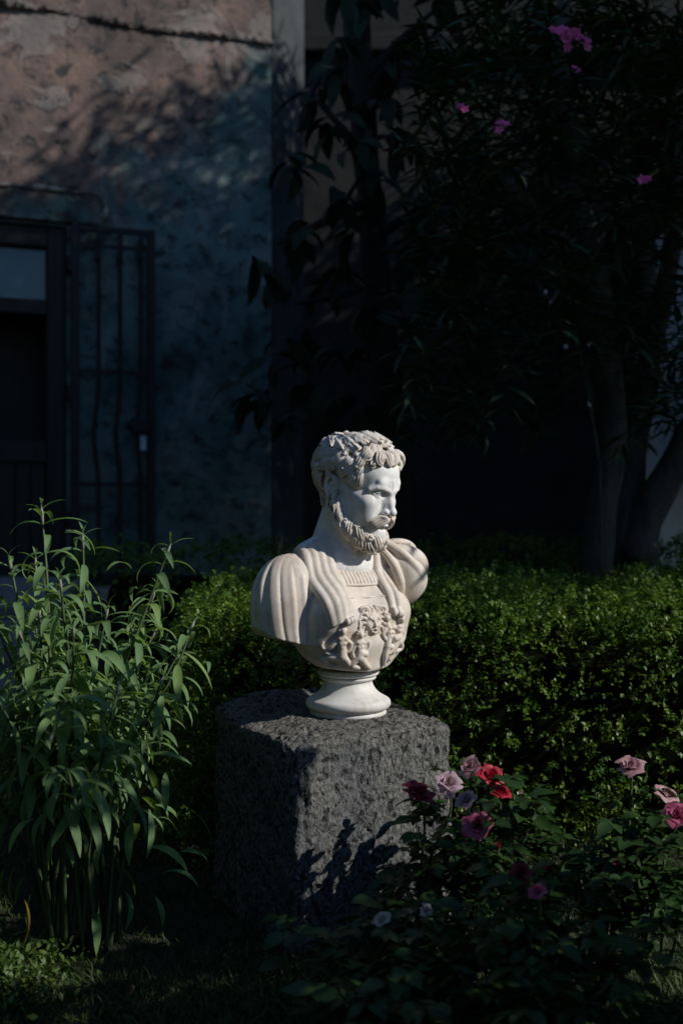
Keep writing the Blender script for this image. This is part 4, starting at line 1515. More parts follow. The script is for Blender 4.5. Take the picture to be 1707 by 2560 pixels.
for k in range(24):          # old leaves hanging low round the stems
    a, q = rs.uniform(0, 6.28), rs.uniform(.05, .26)
    leaves.append(((q * math.cos(a), q * math.sin(a) * .8, rs.uniform(.06, .42)), a + rs.uniform(-.6, .6), rs.uniform(-.6, .1), rs.uniform(-.5, .5), rs.uniform(.6, 1.0), rs.choice((1, 3, 4))))
leafset(sage, leaves, SAGE, mat_sage, 300)
# yellowed leaves low on the shrub
mat_yel = leaf_mat("yellowed_leaf", (0.22, 0.16, 0.03), (0.34, 0.22, 0.04), 0.4, 0.6)
yl = mesh_np("yellow_leaf", *SAGE[4])
for px, py, Y in ((186, 1680, 2.5), (330, 1640, 2.8), (325, 1515, 2.9), (62, 2250, 2.3), (352, 1880, 2.6), (335, 1900, 2.62), (372, 1960, 2.6), (215, 1830, 2.6)):
    put_leaf(yl, at(px, py, Y) - sage_base, rs.uniform(0, 6.28), rs.uniform(-.8, -.2), rs.uniform(-.4, .4), rs.uniform(.45, .8), mat_yel, sage, "yellow_leaf")

# ---------------------------------------------------------------- clipped box hedges
mat_box = leaf_mat("box_leaf", (0.045, 0.115, 0.017), (0.165, 0.255, 0.035), 0.28, 0.42, obj_random=False)
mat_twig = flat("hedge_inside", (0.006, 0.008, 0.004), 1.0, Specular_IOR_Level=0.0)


def hedge(name, x0, x1, y0, y1, top, seed, dens, label, leaf=0.016, front_only=True):
    rg = np.random.default_rng(seed)
    root = empty(name, ((x0 + x1) / 2, (y0 + y1) / 2, 0)); tag(root, label, "hedge", "clipped box hedges")
    hx, hy = (x1 - x0) / 2, (y1 - y0) / 2
    # dense inside of twigs
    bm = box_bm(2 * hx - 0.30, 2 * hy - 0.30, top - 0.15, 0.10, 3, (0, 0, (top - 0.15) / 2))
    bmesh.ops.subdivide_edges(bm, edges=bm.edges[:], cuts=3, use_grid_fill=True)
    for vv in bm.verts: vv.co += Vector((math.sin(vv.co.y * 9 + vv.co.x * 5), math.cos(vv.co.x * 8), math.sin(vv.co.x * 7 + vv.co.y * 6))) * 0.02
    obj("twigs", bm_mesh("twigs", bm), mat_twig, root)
    pts, nor = [], []
    def patch(n, f):
        a, b = rg.random(n), rg.random(n); P, N = f(a, b); pts.append(P); nor.append(N)
    r_ = 0.12
    nt = int(dens * 4 * hx * hy); nf = int(dens * 2 * hx * top); ns = int(dens * 2 * hy * top)
    Z = lambda a: np.zeros_like(a)
    patch(nt, lambda a, b: (np.stack([(2 * a - 1) * hx, (2 * b - 1) * hy, Z(a) + top], -1), np.stack([Z(a), Z(a), Z(a) + 1], -1)))
    patch(nf, lambda a, b: (np.stack([(2 * a - 1) * hx, Z(a) - hy, b * top], -1), np.stack([Z(a), Z(a) - 1, Z(a)], -1)))
    for sx in (-1, 1):
        patch(ns, lambda a, b: (np.stack([Z(a) + sx * hx, (2 * a - 1) * hy, b * top], -1), np.stack([Z(a) + sx, Z(a), Z(a)], -1)))
    P = np.vstack(pts); N = np.vstack(nor)
    H = np.array([hx, hy, top])
    inner = np.clip(P, [-(hx - r_), -(hy - r_), 0], [hx - r_, hy - r_, top - r_])
    d = P - inner; L = np.linalg.norm(d, axis=1, keepdims=True) + 1e-9
    N = np.where(L > 1e-6, d / L, N); P = inner + N * np.minimum(L, r_)
    bump = value_noise(P + 50, 3.2, seed, 3) * 0.11 + value_noise(P + 20, 14, seed + 1, 2) * 0.05
    thin = value_noise(P + 80, 9, seed + 2, 3)
    keep = rg.random(len(P)) < np.clip(0.72 + 1.3 * thin, 0.22, 1)
    P = (P + N * (bump + np.where(rg.random(len(P)) < 0.3, rg.uniform(-0.11, -0.03, len(P)), rg.normal(-0.005, 0.018, len(P))))[:, None])[keep]; N = N[keep]
    # each point is a sprig: five or six leaves round an outward, upward axis
    ax = N + np.array([0, 0, 0.55]) + rg.normal(0, 0.45, N.shape); ax /= np.linalg.norm(ax, axis=1, keepdims=True)
    V, F = leaf_geo(leaf, leaf * 0.58, 0.5, 0.22, 3, 0.75, 0.25)
    pos, az, pi, sc = [], [], [], []
    for k in range(6):
        th = rg.uniform(0, 6.28, len(P))
        t = np.cross(ax, rg.normal(0, 1, ax.shape)); t /= np.linalg.norm(t, axis=1, keepdims=True) + 1e-9
        dirv = t * 0.85 + ax * rg.uniform(0.2, 0.9, (len(P), 1)); dirv /= np.linalg.norm(dirv, axis=1, keepdims=True)
        pos.append(P + ax * (0.024 * (k / 5 - 0.4)) + t * 0.002)
        az.append(np.arctan2(dirv[:, 1], dirv[:, 0])); pi.append(np.arcsin(np.clip(dirv[:, 2], -1, 1))); sc.append(rg.uniform(0.7, 1.25, len(P)))
    pos = np.vstack(pos); az = np.concatenate(az); pi = np.concatenate(pi); sc = np.concatenate(sc)
    o = scatter("foliage", V, F, pos, rots(az, pi, rg.uniform(-.8, .8, len(az))), sc, mat_box, root); o["kind"] = "stuff"
    return root


hedge("box_hedge", -0.50, 2.30, 3.26, 4.55, 0.735, 3, 4200, "clipped green box hedge directly behind the stone block", 0.0142)
hedge("box_hedge", -1.25, 2.8, 5.05, 5.65, 0.84, 8, 1000, "second darker box hedge farther back, below the house wall", 0.02)

# ---------------------------------------------------------------- roses
mat_rleaf = leaf_mat("rose_leaf", (0.014, 0.042, 0.010), (0.038, 0.085, 0.018), 0.22, 0.5)
RLEAF = [leaf_geo(0.045, 0.027, d, 0.22, 7, 0.72, l) for d, l in ((0.5, 0.2), (0.9, 0.3), (0.3, 0.0))]


def petal_geo(rad, h, flare, half=0.85, n=6):
    """one petal of a cupped bloom: part of a bowl of radius rad and height h whose rim rolls outwards"""
    V, F = [], []
    for i in range(n + 1):
        t = i / n
        for j in range(n + 1):
            s = -1 + 2 * j / n
            w = half * (0.45 + 0.55 * math.sin(math.pi * 0.5 * min(1, t * 1.6))) * (1 - 0.22 * max(0, t - 0.6) / 0.4)
            rr = 0.003 + rad * math.sin(math.pi * 0.5 * min(1, 1.15 * t)) + flare * max(0, t - 0.45) ** 2 * 3.3 * (0.7 + 0.5 * abs(s)) + 0.0009 * math.sin(9 * s + 7 * t)
            z = h * (t - 0.16 * s * s * t * t) - 0.9 * flare * max(0, t - 0.6) ** 2 * 3
            V.append((rr * math.cos(s * w), rr * math.sin(s * w), z))
    for i in range(n):
        for j in range(n):
            k = i * (n + 1) + j
            F.append((k, k + 1, k + n + 2, k + n + 1))
    return np.array(V), np.array(F)


PET = [mesh_np("petal", *petal_geo(0.005, 0.029, 0.001, 1.2)), mesh_np("petal", *petal_geo(0.011, 0.031, 0.004, 0.95)),
       mesh_np("petal", *petal_geo(0.018, 0.030, 0.011, 0.82)), mesh_np("petal", *petal_geo(0.024, 0.025, 0.021, 0.78))]


def petal_mat(name, a, b):
    m = NT(name); v = m.coord('Object')
    m.base(m.ramp(m.noise(v, 60, 4, 0.6), [(0.3, a), (0.7, b)])); m.set(Roughness=0.55)
    c = m.b.inputs['Base Color'].links[0].from_socket
    tr = m.n("ShaderNodeBsdfTranslucent"); m.l(c, tr.inputs['Color'])
    mx = m.n("ShaderNodeMixShader"); mx.inputs[0].default_value = 0.3
    m.l(m.b.outputs[0], mx.inputs[1]); m.l(tr.outputs[0], mx.inputs[2]); m.l(mx.outputs[0], m.out.inputs[0])
    return m.m


PCOL = {'red': petal_mat("petal_red", (0.32, 0.006, 0.022), (0.52, 0.015, 0.045)), 'crimson': petal_mat("petal_crimson", (0.16, 0.005, 0.02), (0.28, 0.01, 0.035)),
        'pink': petal_mat("petal_pink", (0.50, 0.26, 0.29), (0.66, 0.42, 0.42)), 'mauve': petal_mat("petal_mauve", (0.40, 0.25, 0.29), (0.58, 0.42, 0.45)),
        'rose': petal_mat("petal_rose", (0.42, 0.06, 0.15), (0.58, 0.16, 0.26)), 'white': petal_mat("petal_white", (0.50, 0.44, 0.36), (0.68, 0.62, 0.52))}
PCACHE = {}


def rose(parent, loc, dia, col, tilt, opened=1.0, label=None):
    """a rose: spiral of petals on a calyx, a part of its bush"""
    r = empty("rose", loc, parent)
    r.rotation_euler = tilt
    r.scale = (dia / 0.094,) * 3
    if label: r["label"] = label
    rq = random.Random(int(loc[0] * 9973 + loc[2] * 7919))
    rings = ((3, 0, 0.0), (5, 1, 0.0), (5, 2, 0.0), (5, 3, 0.0)) if opened > 0.6 else ((3, 0, 0.0), (4, 1, -0.001), (3, 1, 0.001))
    for n, vr, rad in rings:
        off = rq.uniform(0, 6.28)
        for k in range(n):
            a = off + k * 2 * math.pi / n + rq.uniform(-.2, .2)
            key = (vr, col)
            if key not in PCACHE:
                me = PET[vr].copy(); me.materials.append(PCOL[col]); PCACHE[key] = me
            o = bpy.data.objects.new("petal", PCACHE[key]); COL.objects.link(o); o.parent = r
            o.matrix_local = Matrix.Rotation(a, 4, 'Z') @ Matrix.Translation((rad, 0, 0)) @ Matrix.Rotation(rq.uniform(-.08, .22), 4, 'Y') @ Matrix.Rotation(rq.uniform(-.12, .12), 4, 'X') @ Matrix.Scale(rq.uniform(.88, 1.12), 4)
    V, F = tube_mesh([(0, 0, -0.014), (0, 0, -0.006), (0, 0, 0.004)], [0.002, 0.007, 0.006], 8)
    obj("calyx", poly_mesh("calyx", V, F), mat_stem_green, r)
    return r


def rose_leaf_at(items, p, az, size, rq):
    """compound leaf of five leaflets"""
    d = Vector((math.cos(az), math.sin(az), 0.15)); sd = Vector((-math.sin(az), math.cos(az), 0))
    L = 0.075 * size
    for t, s in ((0.45, 1), (0.45, -1), (0.78, 1), (0.78, -1), (1.0, 0)):
        q = Vector(p) + d * L * t
        items.append((tuple(q), az + s * 1.05 + rq.uniform(-.2, .2), rq.uniform(-.35, .25), rq.uniform(-.5, .5), size * (0.8 if s else 1.05) * rq.uniform(.85, 1.15), rq.randrange(3)))


def rose_bush(base_px, label, blooms, fills, seed):
    base = at(*base_px); base.z = 0.0
    root = empty("rose_bush", base); tag(root, label, "rose bush", "rose bushes in front of the hedge")
    rq = random.Random(seed); items = []
    stems = [(at(px, py, Y) - base, 'b', b) for (px, py, Y, *b) in blooms] + [(at(px, py, Y) - base, 'f', None) for px, py, Y in fills]
    for tip, kind, b in stems:
        r0 = Vector((rq.uniform(-.09, .09), rq.uniform(-.07, .07), 0))
        m1 = r0 * 1.0 + Vector((tip.x * .45, tip.y * .45, tip.z * 0.5)); m2 = Vector((tip.x * .85, tip.y * .85, tip.z * 0.84))
        pts = catmull([r0, m1, m2, tip], 16)
        V, F = tube_mesh([Vector(p) for p in pts], list(np.linspace(0.0048, 0.0024, 16)), 6)
        obj("stem", poly_mesh("stem", V, F), mat_stem_green, root)
        for t in (13, 11, 9, 7, 5, 3):
            if kind == 'b' and t == 13 and rq.random() < .4: continue
            for q in range(2 if t > 4 else 1):
                rose_leaf_at(items, pts[t] + np.array([0, 0, 0.004]), rq.uniform(0, 6.28), rq.uniform(0.75, 1.15), rq)
        if kind == 'b':
            dia, col, op = b[0], b[1], (b[2] if len(b) > 2 else 1.0)
            rose(root, tip, dia, col, (rq.uniform(.15, .95), rq.uniform(-.5, .5), rq.uniform(-.6, .6)), op,
                 {'red': 'bright red', 'crimson': 'dark crimson', 'pink': 'pale pink', 'mauve': 'pale mauve', 'rose': 'deep pink', 'white': 'faded white'}[col] + (' rose in full bloom' if op > .6 else ' rosebud'))
    leafset(root, items, RLEAF, mat_rleaf, 300)
    return root


rose_bush((1150, 2330, 2.52), "rose bush with red, crimson and pale mauve blooms against the right of the stone block",
          [(1045, 1988, 2.40, .066, 'crimson'), (1119, 1962, 2.46, .058, 'mauve'), (1179, 1922, 2.52, .056, 'pink'), (1222, 1945, 2.50, .060, 'red'), (1250, 1985, 2.46, .044, 'red'),
           (1166, 2005, 2.42, .046, 'mauve'), (1195, 2066, 2.40, .062, 'rose'), (1246, 2122, 2.40, .038, 'red', .3), (1300, 1990, 2.50, .030, 'white', .3)],
          [(1335, 1975, 2.5), (1290, 2040, 2.48), (1060, 2150, 2.38), (1320, 2080, 2.5), (1130, 2130, 2.42), (1000, 2230, 2.36), (1250, 2180, 2.4), (1080, 2240, 2.4)], 4)
rose_bush((1560, 2330, 2.55), "rose bush with two large pale pink blooms near the right edge",
          [(1578, 1922, 2.52, .066, 'pink'), (1662, 1990, 2.48, .056, 'pink'), (1692, 2042, 2.44, .060, 'rose'), (1540, 2158, 2.42, .034, 'rose', .3), (1588, 2062, 2.46, .026, 'rose', .3), (1612, 2118, 2.45, .026, 'rose', .3)],
          [(1560, 2040, 2.5), (1620, 2090, 2.46), (1500, 2130, 2.5), (1660, 2150, 2.44), (1580, 2180, 2.45), (1700, 2200, 2.4), (1450, 2200, 2.42), (1640, 2260, 2.35)], 9)
rose_bush((1330, 2520, 2.12), "low shaded rose bush with dark red and magenta blooms in the foreground",
          [(1302, 2188, 2.10, .044, 'crimson'), (1345, 2232, 2.06, .034, 'rose'), (1372, 2182, 2.12, .034, 'crimson', .3)],
          [(1250, 2250, 2.1), (1420, 2260, 2.1), (1330, 2320, 2.0), (1190, 2330, 2.05), (1480, 2330, 2.05), (1390, 2400, 1.95), (1270, 2420, 1.95), (1150, 2440, 1.95), (1560, 2420, 2.0), (1640, 2340, 2.05), (1500, 2480, 1.9), (1350, 2510, 1.85)], 14)
rose_bush((1010, 2500, 2.10), "low shaded rose bush with withered white blooms at the foot of the stone block",
          [(957, 2302, 2.10, .036, 'white'), (1022, 2283, 2.12, .024, 'white', .3), (1064, 2278, 2.14, .026, 'white')],
          [(900, 2380, 2.1), (1090, 2350, 2.1), (980, 2400, 2.0), (1060, 2440, 1.95), (880, 2470, 1.95), (1120, 2500, 1.9), (800, 2420, 2.05), (960, 2520, 1.85), (760, 2300, 2.2)], 21)

# ---------------------------------------------------------------- lawn
rg = np.random.default_rng(77)
mat_grass = leaf_mat("grass", (0.030, 0.060, 0.014), (0.075, 0.105, 0.030), 0.25, 0.6, obj_random=False)


def lawn():
    n = 130000
    y = 1.55 + (5.0 - 1.55) * rg.random(n) ** 1.35
    x = (rg.random(n) * 2 - 1) * (0.36 * y + 0.15)
    bx, by = block.location.x, block.location.y
    ca, sa = math.cos(R(-31)), math.sin(R(-31))
    u = (x - bx) * ca - (y - by) * sa; w = (x - bx) * sa + (y - by) * ca
    ok = ~((np.abs(u) < 0.2) & (np.abs(w) < 0.2)) & ~((y > 3.3) & (x > -0.5))
    x, y = x[ok], y[ok]
    z = ground_h(x, y)
    pos = np.stack([x, y, z - 0.004], -1)
    V, F = leaf_geo(0.055, 0.0042, 0.9, 0.3, 3, 0.6, 1.35)
    hgt = 0.75 + 0.5 * value_noise(pos, 3, 5, 3)
    o = scatter("grass", V, F, pos, rots(rg.uniform(0, 6.28, len(x)), rg.normal(0, .35, len(x)), rg.normal(0, .4, len(x))), hgt * rg.uniform(.6, 1.3, len(x)), mat_grass)
    tag(o, "short lawn grass round the stone block", "grass", kind="stuff")


lawn()
# broad-leaved ground cover in the sunny lower left corner and along the path
mat_clover = leaf_mat("ground_cover_leaf", (0.045, 0.095, 0.018), (0.085, 0.14, 0.030), 0.25, 0.5, obj_random=False)


def ground_cover():
    n = 4200
    c = np.array([[-0.74, 2.42], [-0.80, 2.48], [-0.70, 2.36], [-0.78, 2.30], [-1.15, 3.7], [-1.02, 3.8]])
    k = rg.integers(0, len(c), n)
    xy = c[k] + rg.normal(0, 0.075, (n, 2))
    pos = np.stack([xy[:, 0], xy[:, 1], ground_h(xy[:, 0], xy[:, 1]) + rg.uniform(0.01, 0.055, n)], -1)
    V, F = leaf_geo(0.016, 0.008, 0.6, 0.2, 4, 0.75, 0.6)
    o = scatter("ground_cover", V, F, pos, rots(rg.uniform(0, 6.28, n), rg.uniform(-.1, .9, n), rg.normal(0, .5, n)), rg.uniform(.7, 1.4, n), mat_clover)
    tag(o, "low leafy ground cover in the lower left corner of the lawn", "ground cover", kind="stuff")


ground_cover()
# fallen dry leaves
mat_dry = leaf_mat("dry_leaf", (0.12, 0.085, 0.05), (0.24, 0.18, 0.11), 0.15, 0.8)
DRY = [mesh_np("dry_leaf", *leaf_geo(0.075, 0.045, 1.6, 0.5, 8, 0.8, 0.7, 0, 0.2)), mesh_np("dry_leaf", *leaf_geo(0.06, 0.03, -1.2, 0.6, 8, 0.8, -0.2, 0, 0.3))]
for k, (px, py, Y, sc, vr, lb) in enumerate(((968, 2462, 2.02, 1.1, 0, "curled brown dead leaf on the ground at the bottom of the picture"), (1000, 2432, 2.05, .7, 1, "narrow pale dead leaf just above the curled brown leaf"),
                                      (330, 2462, 2.15, .6, 1, "small dry leaf among the shaded grass, lower left"))):
    p = at(px, py, Y)
    o = obj("fallen_leaf", DRY[vr].copy(), mat_dry, None, p); o.rotation_euler = (0.5 * k - .3, -0.5, 1.2 + k * 2); o.scale = (sc,) * 3
    o.location.z = max(0.03, min(p.z, 0.09))
    tag(o, lb, "dead leaf", "fallen dead leaves")
# ================================================================== oleander and broad-leaved tree
mat_ole = leaf_mat("oleander_leaf", (0.012, 0.030, 0.012), (0.028, 0.058, 0.020), 0.15, 0.65)
OLE = [leaf_geo(0.14, 0.021, d, 0.18, 7, 0.95, l) for d, l in ((0.3, 0.1), (0.7, 0.3), (1.0, 0.1))]
rt = random.Random(31)


mat_bark_dark = flat("dark_bark", (0.018, 0.016, 0.013), 0.95)


def limb(parent, pts, r0, r1, name="trunk", n=18, sides=12, mat=None):
    P = catmull(pts, n)
    rad = np.linspace(r0, r1, n) * (1 + 0.06 * np.sin(np.arange(n) * 1.7))
    V, F = tube_mesh([Vector(p) for p in P], list(rad), sides)
    for i in range(len(V)): V[i] = V[i] + Vector((math.sin(V[i].z * 11 + V[i].y * 7), math.cos(V[i].z * 9 + V[i].x * 8), 0)) * 0.006
    return obj(name, poly_mesh(name, V, F), mat or mat_bark, parent)


ole_base = at(1500, 1440, 4.75); ole_base.z = 0
ole = empty("oleander_tree", ole_base)
tag(ole, "large dark oleander tree with narrow leaves and pink flowers filling the upper right", "tree")
Y0 = 4.75


def rel(px, py, Y): return at(px, py, Y) - ole_base


g = Vector((0, 0, 0))
limb(ole, [rel(1470, 1900, 4.7), rel(1482, 1450, 4.7), rel(1510, 1250, 4.72), rel(1532, 1040, 4.75), rel(1500, 760, 4.7), rel(1440, 420, 4.6)], .078, .045)
limb(ole, [rel(1580, 1950, 4.95), rel(1570, 1420, 4.95), rel(1566, 1290, 4.95), rel(1585, 1120, 5.0), rel(1620, 900, 5.0), rel(1600, 500, 5.0)], .075, .045)
limb(ole, [rel(1590, 1400, 4.93), rel(1618, 1290, 4.9), rel(1690, 1150, 4.85), rel(1800, 960, 4.8), rel(2000, 600, 4.7), rel(2300, 200, 4.6)], .085, .045)
limb(ole, [rel(1800, 960, 4.8), rel(2150, 800, 4.4), rel(2600, 500, 4.0)], .06, .03, "branch")
limb(ole, [rel(1500, 760, 4.7), rel(1350, 560, 4.5), rel(1200, 380, 4.4)], .035, .015, "branch")
limb(ole, [rel(1440, 420, 4.6), rel(1400, 200, 4.5), rel(1420, -80, 4.5)], .05, .02, "branch")
limb(ole, [rel(1620, 900, 5.0), rel(1680, 600, 4.6), rel(1700, 300, 4.4)], .05, .02, "branch")
items = []


def whorls(tip, n, spread):
    """leafy shoot ending at tip: whorls of three narrow leaves pointing up and out"""
    base_dir = Vector((rt.uniform(-.5, .5), rt.uniform(-.6, .2), rt.uniform(.3, 1))).normalized()
    for k in range(n):
        p = tip - base_dir * (0.026 * k)
        for q in range(3):
            az = k * 1.05 + q * 2.094 + rt.uniform(-.3, .3)
            items.append((tuple(p), az, rt.uniform(.1, .95) - 0.12 * k, rt.uniform(-.6, .6), rt.uniform(.65, 1.15), rt.randrange(3)))


# in view: shoots hanging through the upper right
n_in = 0
while n_in < 300:
    px, py, Y = rt.uniform(1010, 1760), rt.uniform(-60, 1010), rt.uniform(4.0, 5.3)
    edge = 1180 - 0.16 * py + 60 * math.sin(py * 0.02)                      # uneven left outline
    if px < edge - 60 and rt.random() < .75: continue
    if py > 840 and px > 1330 and rt.random() < .55: continue
    whorls(rel(px, py, Y), rt.randint(6, 9), 1); n_in += 1
leafset(ole, items, OLE, mat_ole, 300)
# beyond the frame: unseen crown added right, back and up to shade garden and house
rgo = np.random.default_rng(13)


def shade_crown(n):
    P = rgo.uniform((-1, -1, -1), (1, 1, 1), (n * 3, 3))
    r_ = np.linalg.norm(P, axis=1)
    W = P * np.array([2.4, 3.9, 3.2]) + np.array([3.9, 6.2, 3.45])
    lump = value_noise(W, 0.75, 3, 3)
    ok = (r_ < 0.98 + 0.35 * lump) & (r_ > 0.35) & (W[:, 0] > 0.31 * W[:, 1] + 0.35) & (W[:, 2] > 1.2)
    ok &= W[:, 1] > 2.75 + 0.35 * np.sin(W[:, 2] * 2.1)
    # openings cut along sun rays to place light patches on the house wall
    for px, py, rad in ((598, 425, .13), (440, 170, .26), (40, 250, .42), (560, 120, .20)):
        s_, z_ = wall_pt(px, py); w0 = np.array(W0 + wdir * s_); w0[2] = z_
        ok &= np.linalg.norm(np.cross(W - w0, np.array(SUN)), axis=1) > rad * (1 + 0.25 * np.sin(W[:, 0] * 9 + W[:, 2] * 7))
    W = W[ok][:n]
    V, F = leaf_geo(0.21, 0.034, 0.6, 0.18, 3, 0.95, 0.2)
    N = len(W)
    o = scatter("crown", V, F, W - np.array(ole_base), rots(rgo.uniform(0, 6.28, N), rgo.uniform(-.6, .9, N), rgo.uniform(-.8, .8, N)), rgo.uniform(.8, 1.2, N), mat_ole, ole)
    o["kind"] = "stuff"


shade_crown(90000)


# flower clusters
mat_flower = petal_mat("oleander_flower", (0.60, 0.06, 0.24), (0.75, 0.13, 0.34))
FP = leaf_geo(0.024, 0.022, 0.6, -0.25, 5, 0.5, 0.5)
fpm = mesh_np("petal", *FP); fpm.materials.append(mat_flower)


def blossom(parent, p, n, spread, size):
    cl = empty("flower_cluster", p, parent)
    for k in range(n):
        c = Vector((rt.gauss(0, spread), rt.gauss(0, spread * .6), rt.gauss(0, spread * .8)))
        az0 = rt.uniform(0, 6.28); tilt = Matrix.Rotation(rt.uniform(.6, 1.9), 4, 'X') @ Matrix.Rotation(rt.uniform(-.7, .7), 4, 'Y')
        for q in range(5):
            o = bpy.data.objects.new("petal", fpm); COL.objects.link(o); o.parent = cl
            o.matrix_local = Matrix.Translation(c) @ tilt @ Matrix.Rotation(az0 + q * 1.2566, 4, 'Z') @ Matrix.Scale(size, 4)
    return cl


for px, py, n, sp, sz in ((1432, 75, 13, .034, .85), (1455, 100, 6, .018, .8), (1432, 176, 2, .012, .6), (1258, 306, 2, .010, .9), (1243, 326, 1, .01, .8), (1145, 278, 2, .014, .8), (1620, 448, 2, .012, .9)):
    blossom(ole, rel(px, py, 3.92), n, sp, sz)

# ---------------------------------------------------------------- broad-leaved tree in the middle
mat_loq = leaf_mat("broad_leaf", (0.008, 0.017, 0.007), (0.018, 0.034, 0.013), 0.10, 0.75)
LOQ = [leaf_geo(0.24, 0.085, d, 0.2, 8, 0.85, l, 0, 0.05) for d, l in ((0.8, -0.2), (1.2, 0.1), (1.6, 0.3), (0.5, -0.8))]
loq_base = at(985, 1440, 6.1); loq_base.z = 0
loq = empty("broadleaf_tree", loq_base)
tag(loq, "dark tree with large drooping oval leaves hanging before the corner of the house", "tree")


def rel2(px, py, Y): return at(px, py, Y) - loq_base


limb(loq, [rel2(985, 1800, 6.1), rel2(985, 1300, 6.1), rel2(960, 900, 6.0), rel2(925, 500, 5.9), rel2(900, 100, 5.8), rel2(930, -300, 5.7)], .10, .05, mat=mat_bark_dark)
BR = [((960, 900, 6.0), (820, 880, 5.7), (680, 930, 5.5)), ((925, 500, 5.9), (800, 560, 5.6), (690, 610, 5.45)), ((900, 100, 5.8), (820, 160, 5.6), (740, 330, 5.45)),
      ((930, 600, 5.9), (1050, 520, 5.8), (1130, 480, 5.7)), ((950, 800, 6), (1060, 800, 5.8), (1150, 850, 5.7)), ((905, 200, 5.8), (1000, 100, 5.7), (1080, 30, 5.6)),
      ((940, 700, 5.95), (840, 740, 5.6), (740, 760, 5.5)), ((920, 400, 5.9), (860, 330, 5.5), (790, 250, 5.4))]
items = []
for b in BR:
    P = [rel2(*q) for q in b]
    limb(loq, P, .03, .010, "branch", 10, 8, mat_bark_dark)


def rosette(p, n):
    for k in range(n):
        items.append((tuple(p + Vector((rt.uniform(-.03, .03), rt.uniform(-.03, .03), rt.uniform(-.06, .02)))), rt.uniform(0, 6.28), rt.uniform(-.7, .2), rt.uniform(-.6, .6), rt.uniform(.6, 1.05), rt.randrange(4)))


for px, py, n in ((640, 655, 4), (700, 690, 6), (610, 960, 4), (670, 975, 7), (720, 850, 4), (760, 830, 5), (740, 390, 5), (720, 400, 3), (790, 230, 6), (830, 300, 8), (760, 560, 6), (740, 600, 5),
                  (850, 180, 5), (800, 700, 6), (840, 480, 8), (880, 560, 8), (900, 350, 9), (960, 250, 8), (930, 430, 9), (1000, 330, 8), (980, 150, 6), (1030, 60, 6),
                  (850, 650, 7), (780, 940, 7), (860, 860, 8), (930, 760, 8), (1000, 620, 8), (1060, 480, 7), (1090, 700, 8), (1120, 880, 8), (1030, 900, 8), (900, 1000, 7),
                  (1150, 560, 7), (1190, 760, 7), (800, 1050, 5), (720, 1040, 4), (1000, 1050, 6), (1130, 1020, 5), (680, 880, 3), (900, 20, 6), (960, -40, 6), (870, -60, 5), (830, 80, 4), (1100, -20, 6)):
    rosette(rel2(px, py, rt.uniform(5.2, 5.9)), n)
leafset(loq, items, LOQ, mat_loq, 300)

# ---------------------------------------------------------------- jasmine scrambling on the oleander trunk
jas_base = at(1490, 1440, 4.45); jas_base.z = 0
jas = empty("jasmine_vine", jas_base)
tag(jas, "small-leaved jasmine vine with tiny white star flowers on the oleander trunk", "vine")
mat_jas = leaf_mat("jasmine_leaf", (0.028, 0.065, 0.018), (0.055, 0.10, 0.03), 0.2, 0.45)
JAS = [leaf_geo(0.045, 0.02, .5, .2, 5, .8, .2), leaf_geo(0.035, 0.018, .9, .2, 5, .8, .4)]
V, F = tube_mesh([Vector(p) for p in catmull([Vector((0, 0, 0)), at(1500, 1250, 4.5) - jas_base, at(1470, 1000, 4.5) - jas_base, at(1440, 850, 4.45) - jas_base, at(1420, 740, 4.4) - jas_base], 20)], .006, 6)
obj("stem", poly_mesh("stem", V, F), mat_bark, jas)
items = []
for k in range(150):
    px, py = rt.choice(((1440, 770), (1420, 860), (1470, 930), (1560, 920), (1660, 1010), (1690, 1040), (1400, 930)))
    p = at(px + rt.gauss(0, 32), py + rt.gauss(0, 32), rt.uniform(4.3, 4.6)) - jas_base
    items.append((tuple(p), rt.uniform(0, 6.28), rt.uniform(-.5, .5), rt.uniform(-.6, .6), rt.uniform(.7, 1.2), rt.randrange(2)))
leafset(jas, items, JAS, mat_jas, 300)
mat_white = petal_mat("jasmine_flower", (0.75, 0.76, 0.74), (0.82, 0.82, 0.80))
jp = mesh_np("petal", *leaf_geo(0.013, 0.006, .2, .1, 3, .8, .2)); jp.materials.append(mat_white)
for px, py in ((1474, 861), (1414, 866), (1474, 1010), (1362, 730), (1378, 757)):
    f = empty("star_flower", at(px, py, 4.28) - jas_base, jas)
    for q in range(5):
        o = bpy.data.objects.new("petal", jp); COL.objects.link(o); o.parent = f
        o.matrix_local = Matrix.Rotation(1.4, 4, 'X') @ Matrix.Rotation(q * 1.2566, 4, 'Z')

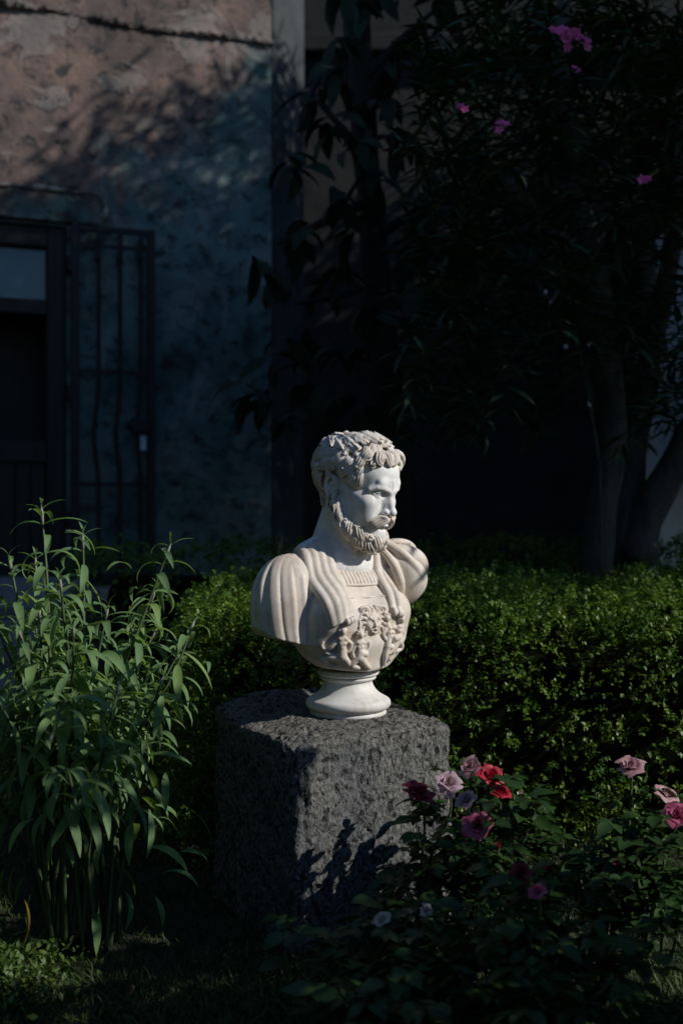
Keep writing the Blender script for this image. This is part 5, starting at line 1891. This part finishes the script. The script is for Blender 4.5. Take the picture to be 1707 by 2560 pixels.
# ---------------------------------------------------------------- unseen tall shrub, added right of the camera to shade the lawn
shr = empty("lawn_shade_shrub", (1.75, 0.40, 0)); tag(shr, "unseen tall leafy shrub added beyond the lower right edge to shade the lawn", "shrub")
for k in range(7):
    a = k * .9; top = Vector((math.cos(a) * .35, math.sin(a) * .9, rt.uniform(1.8, 2.2)))
    limb(shr, [Vector((math.cos(a) * .06, math.sin(a) * .06, 0)), top * .5, top], .02, .008, "stem", 10, 6)
items = []
gaps = [(np.array([-0.73, 2.42, 0.03]), 0.12)]   # gap cut along a sun ray to light the ground cover
sv = np.array(SUN)
while len(items) < 11000:
    p = Vector((rt.uniform(-.55, .55), rt.uniform(-1.6, 1.75), rt.uniform(.15, 2.3)))
    if (p.x / .55) ** 2 + (p.y / 1.75) ** 6 + ((p.z - 1.08) / 1.06) ** 8 > 1 + .25 * math.sin(p.y * 7 + p.z * 6): continue
    w = np.array(p) + np.array([1.75, 0.40, 0])
    if w[1] - (SUN.y / SUN.x) * (w[0] - 1.75) > 1.885 + 0.04 * math.sin(p.z * 9): continue
    if any(np.linalg.norm(np.cross(w - c, sv)) < r_ for c, r_ in gaps): continue
    items.append((tuple(p), rt.uniform(0, 6.28), rt.uniform(-.8, .4), rt.uniform(-.8, .8), rt.uniform(.7, 1.1), rt.randrange(3)))
leafset(shr, items, [leaf_geo(0.10, 0.05, d, .2, 4, .8, l) for d, l in ((.5, .1), (.9, .2), (1.2, 0))], mat_loq, 0)

# second unseen shrub, added further back to shade the hedge behind the block
sh2 = empty("hedge_shade_shrub", (1.8, 2.57, 0)); tag(sh2, "slender unseen shrub added beyond the right edge to shade the hedge behind the bust", "shrub")
limb(sh2, [Vector((0, 0, 0)), Vector((.02, .01, 1.0)), Vector((0, 0, 1.9))], .02, .008, "stem", 10, 6)
items = []
while len(items) < 1500:
    p = Vector((rt.uniform(-.3, .3), rt.uniform(-.17, .15), rt.uniform(.1, 2.0)))
    if (p.x / .3) ** 2 + (p.y / .17) ** 2 > 1 or p.z > 1.97 - 3 * p.y * p.y + .05 * math.sin(p.x * 20): continue
    items.append((tuple(p), rt.uniform(0, 6.28), rt.uniform(-.8, .4), rt.uniform(-.8, .8), rt.uniform(.6, .9), rt.randrange(3)))
leafset(sh2, items, [leaf_geo(0.10, 0.05, d, .2, 4, .8, l) for d, l in ((.5, .1), (.9, .2), (1.2, 0))], mat_loq, 0)
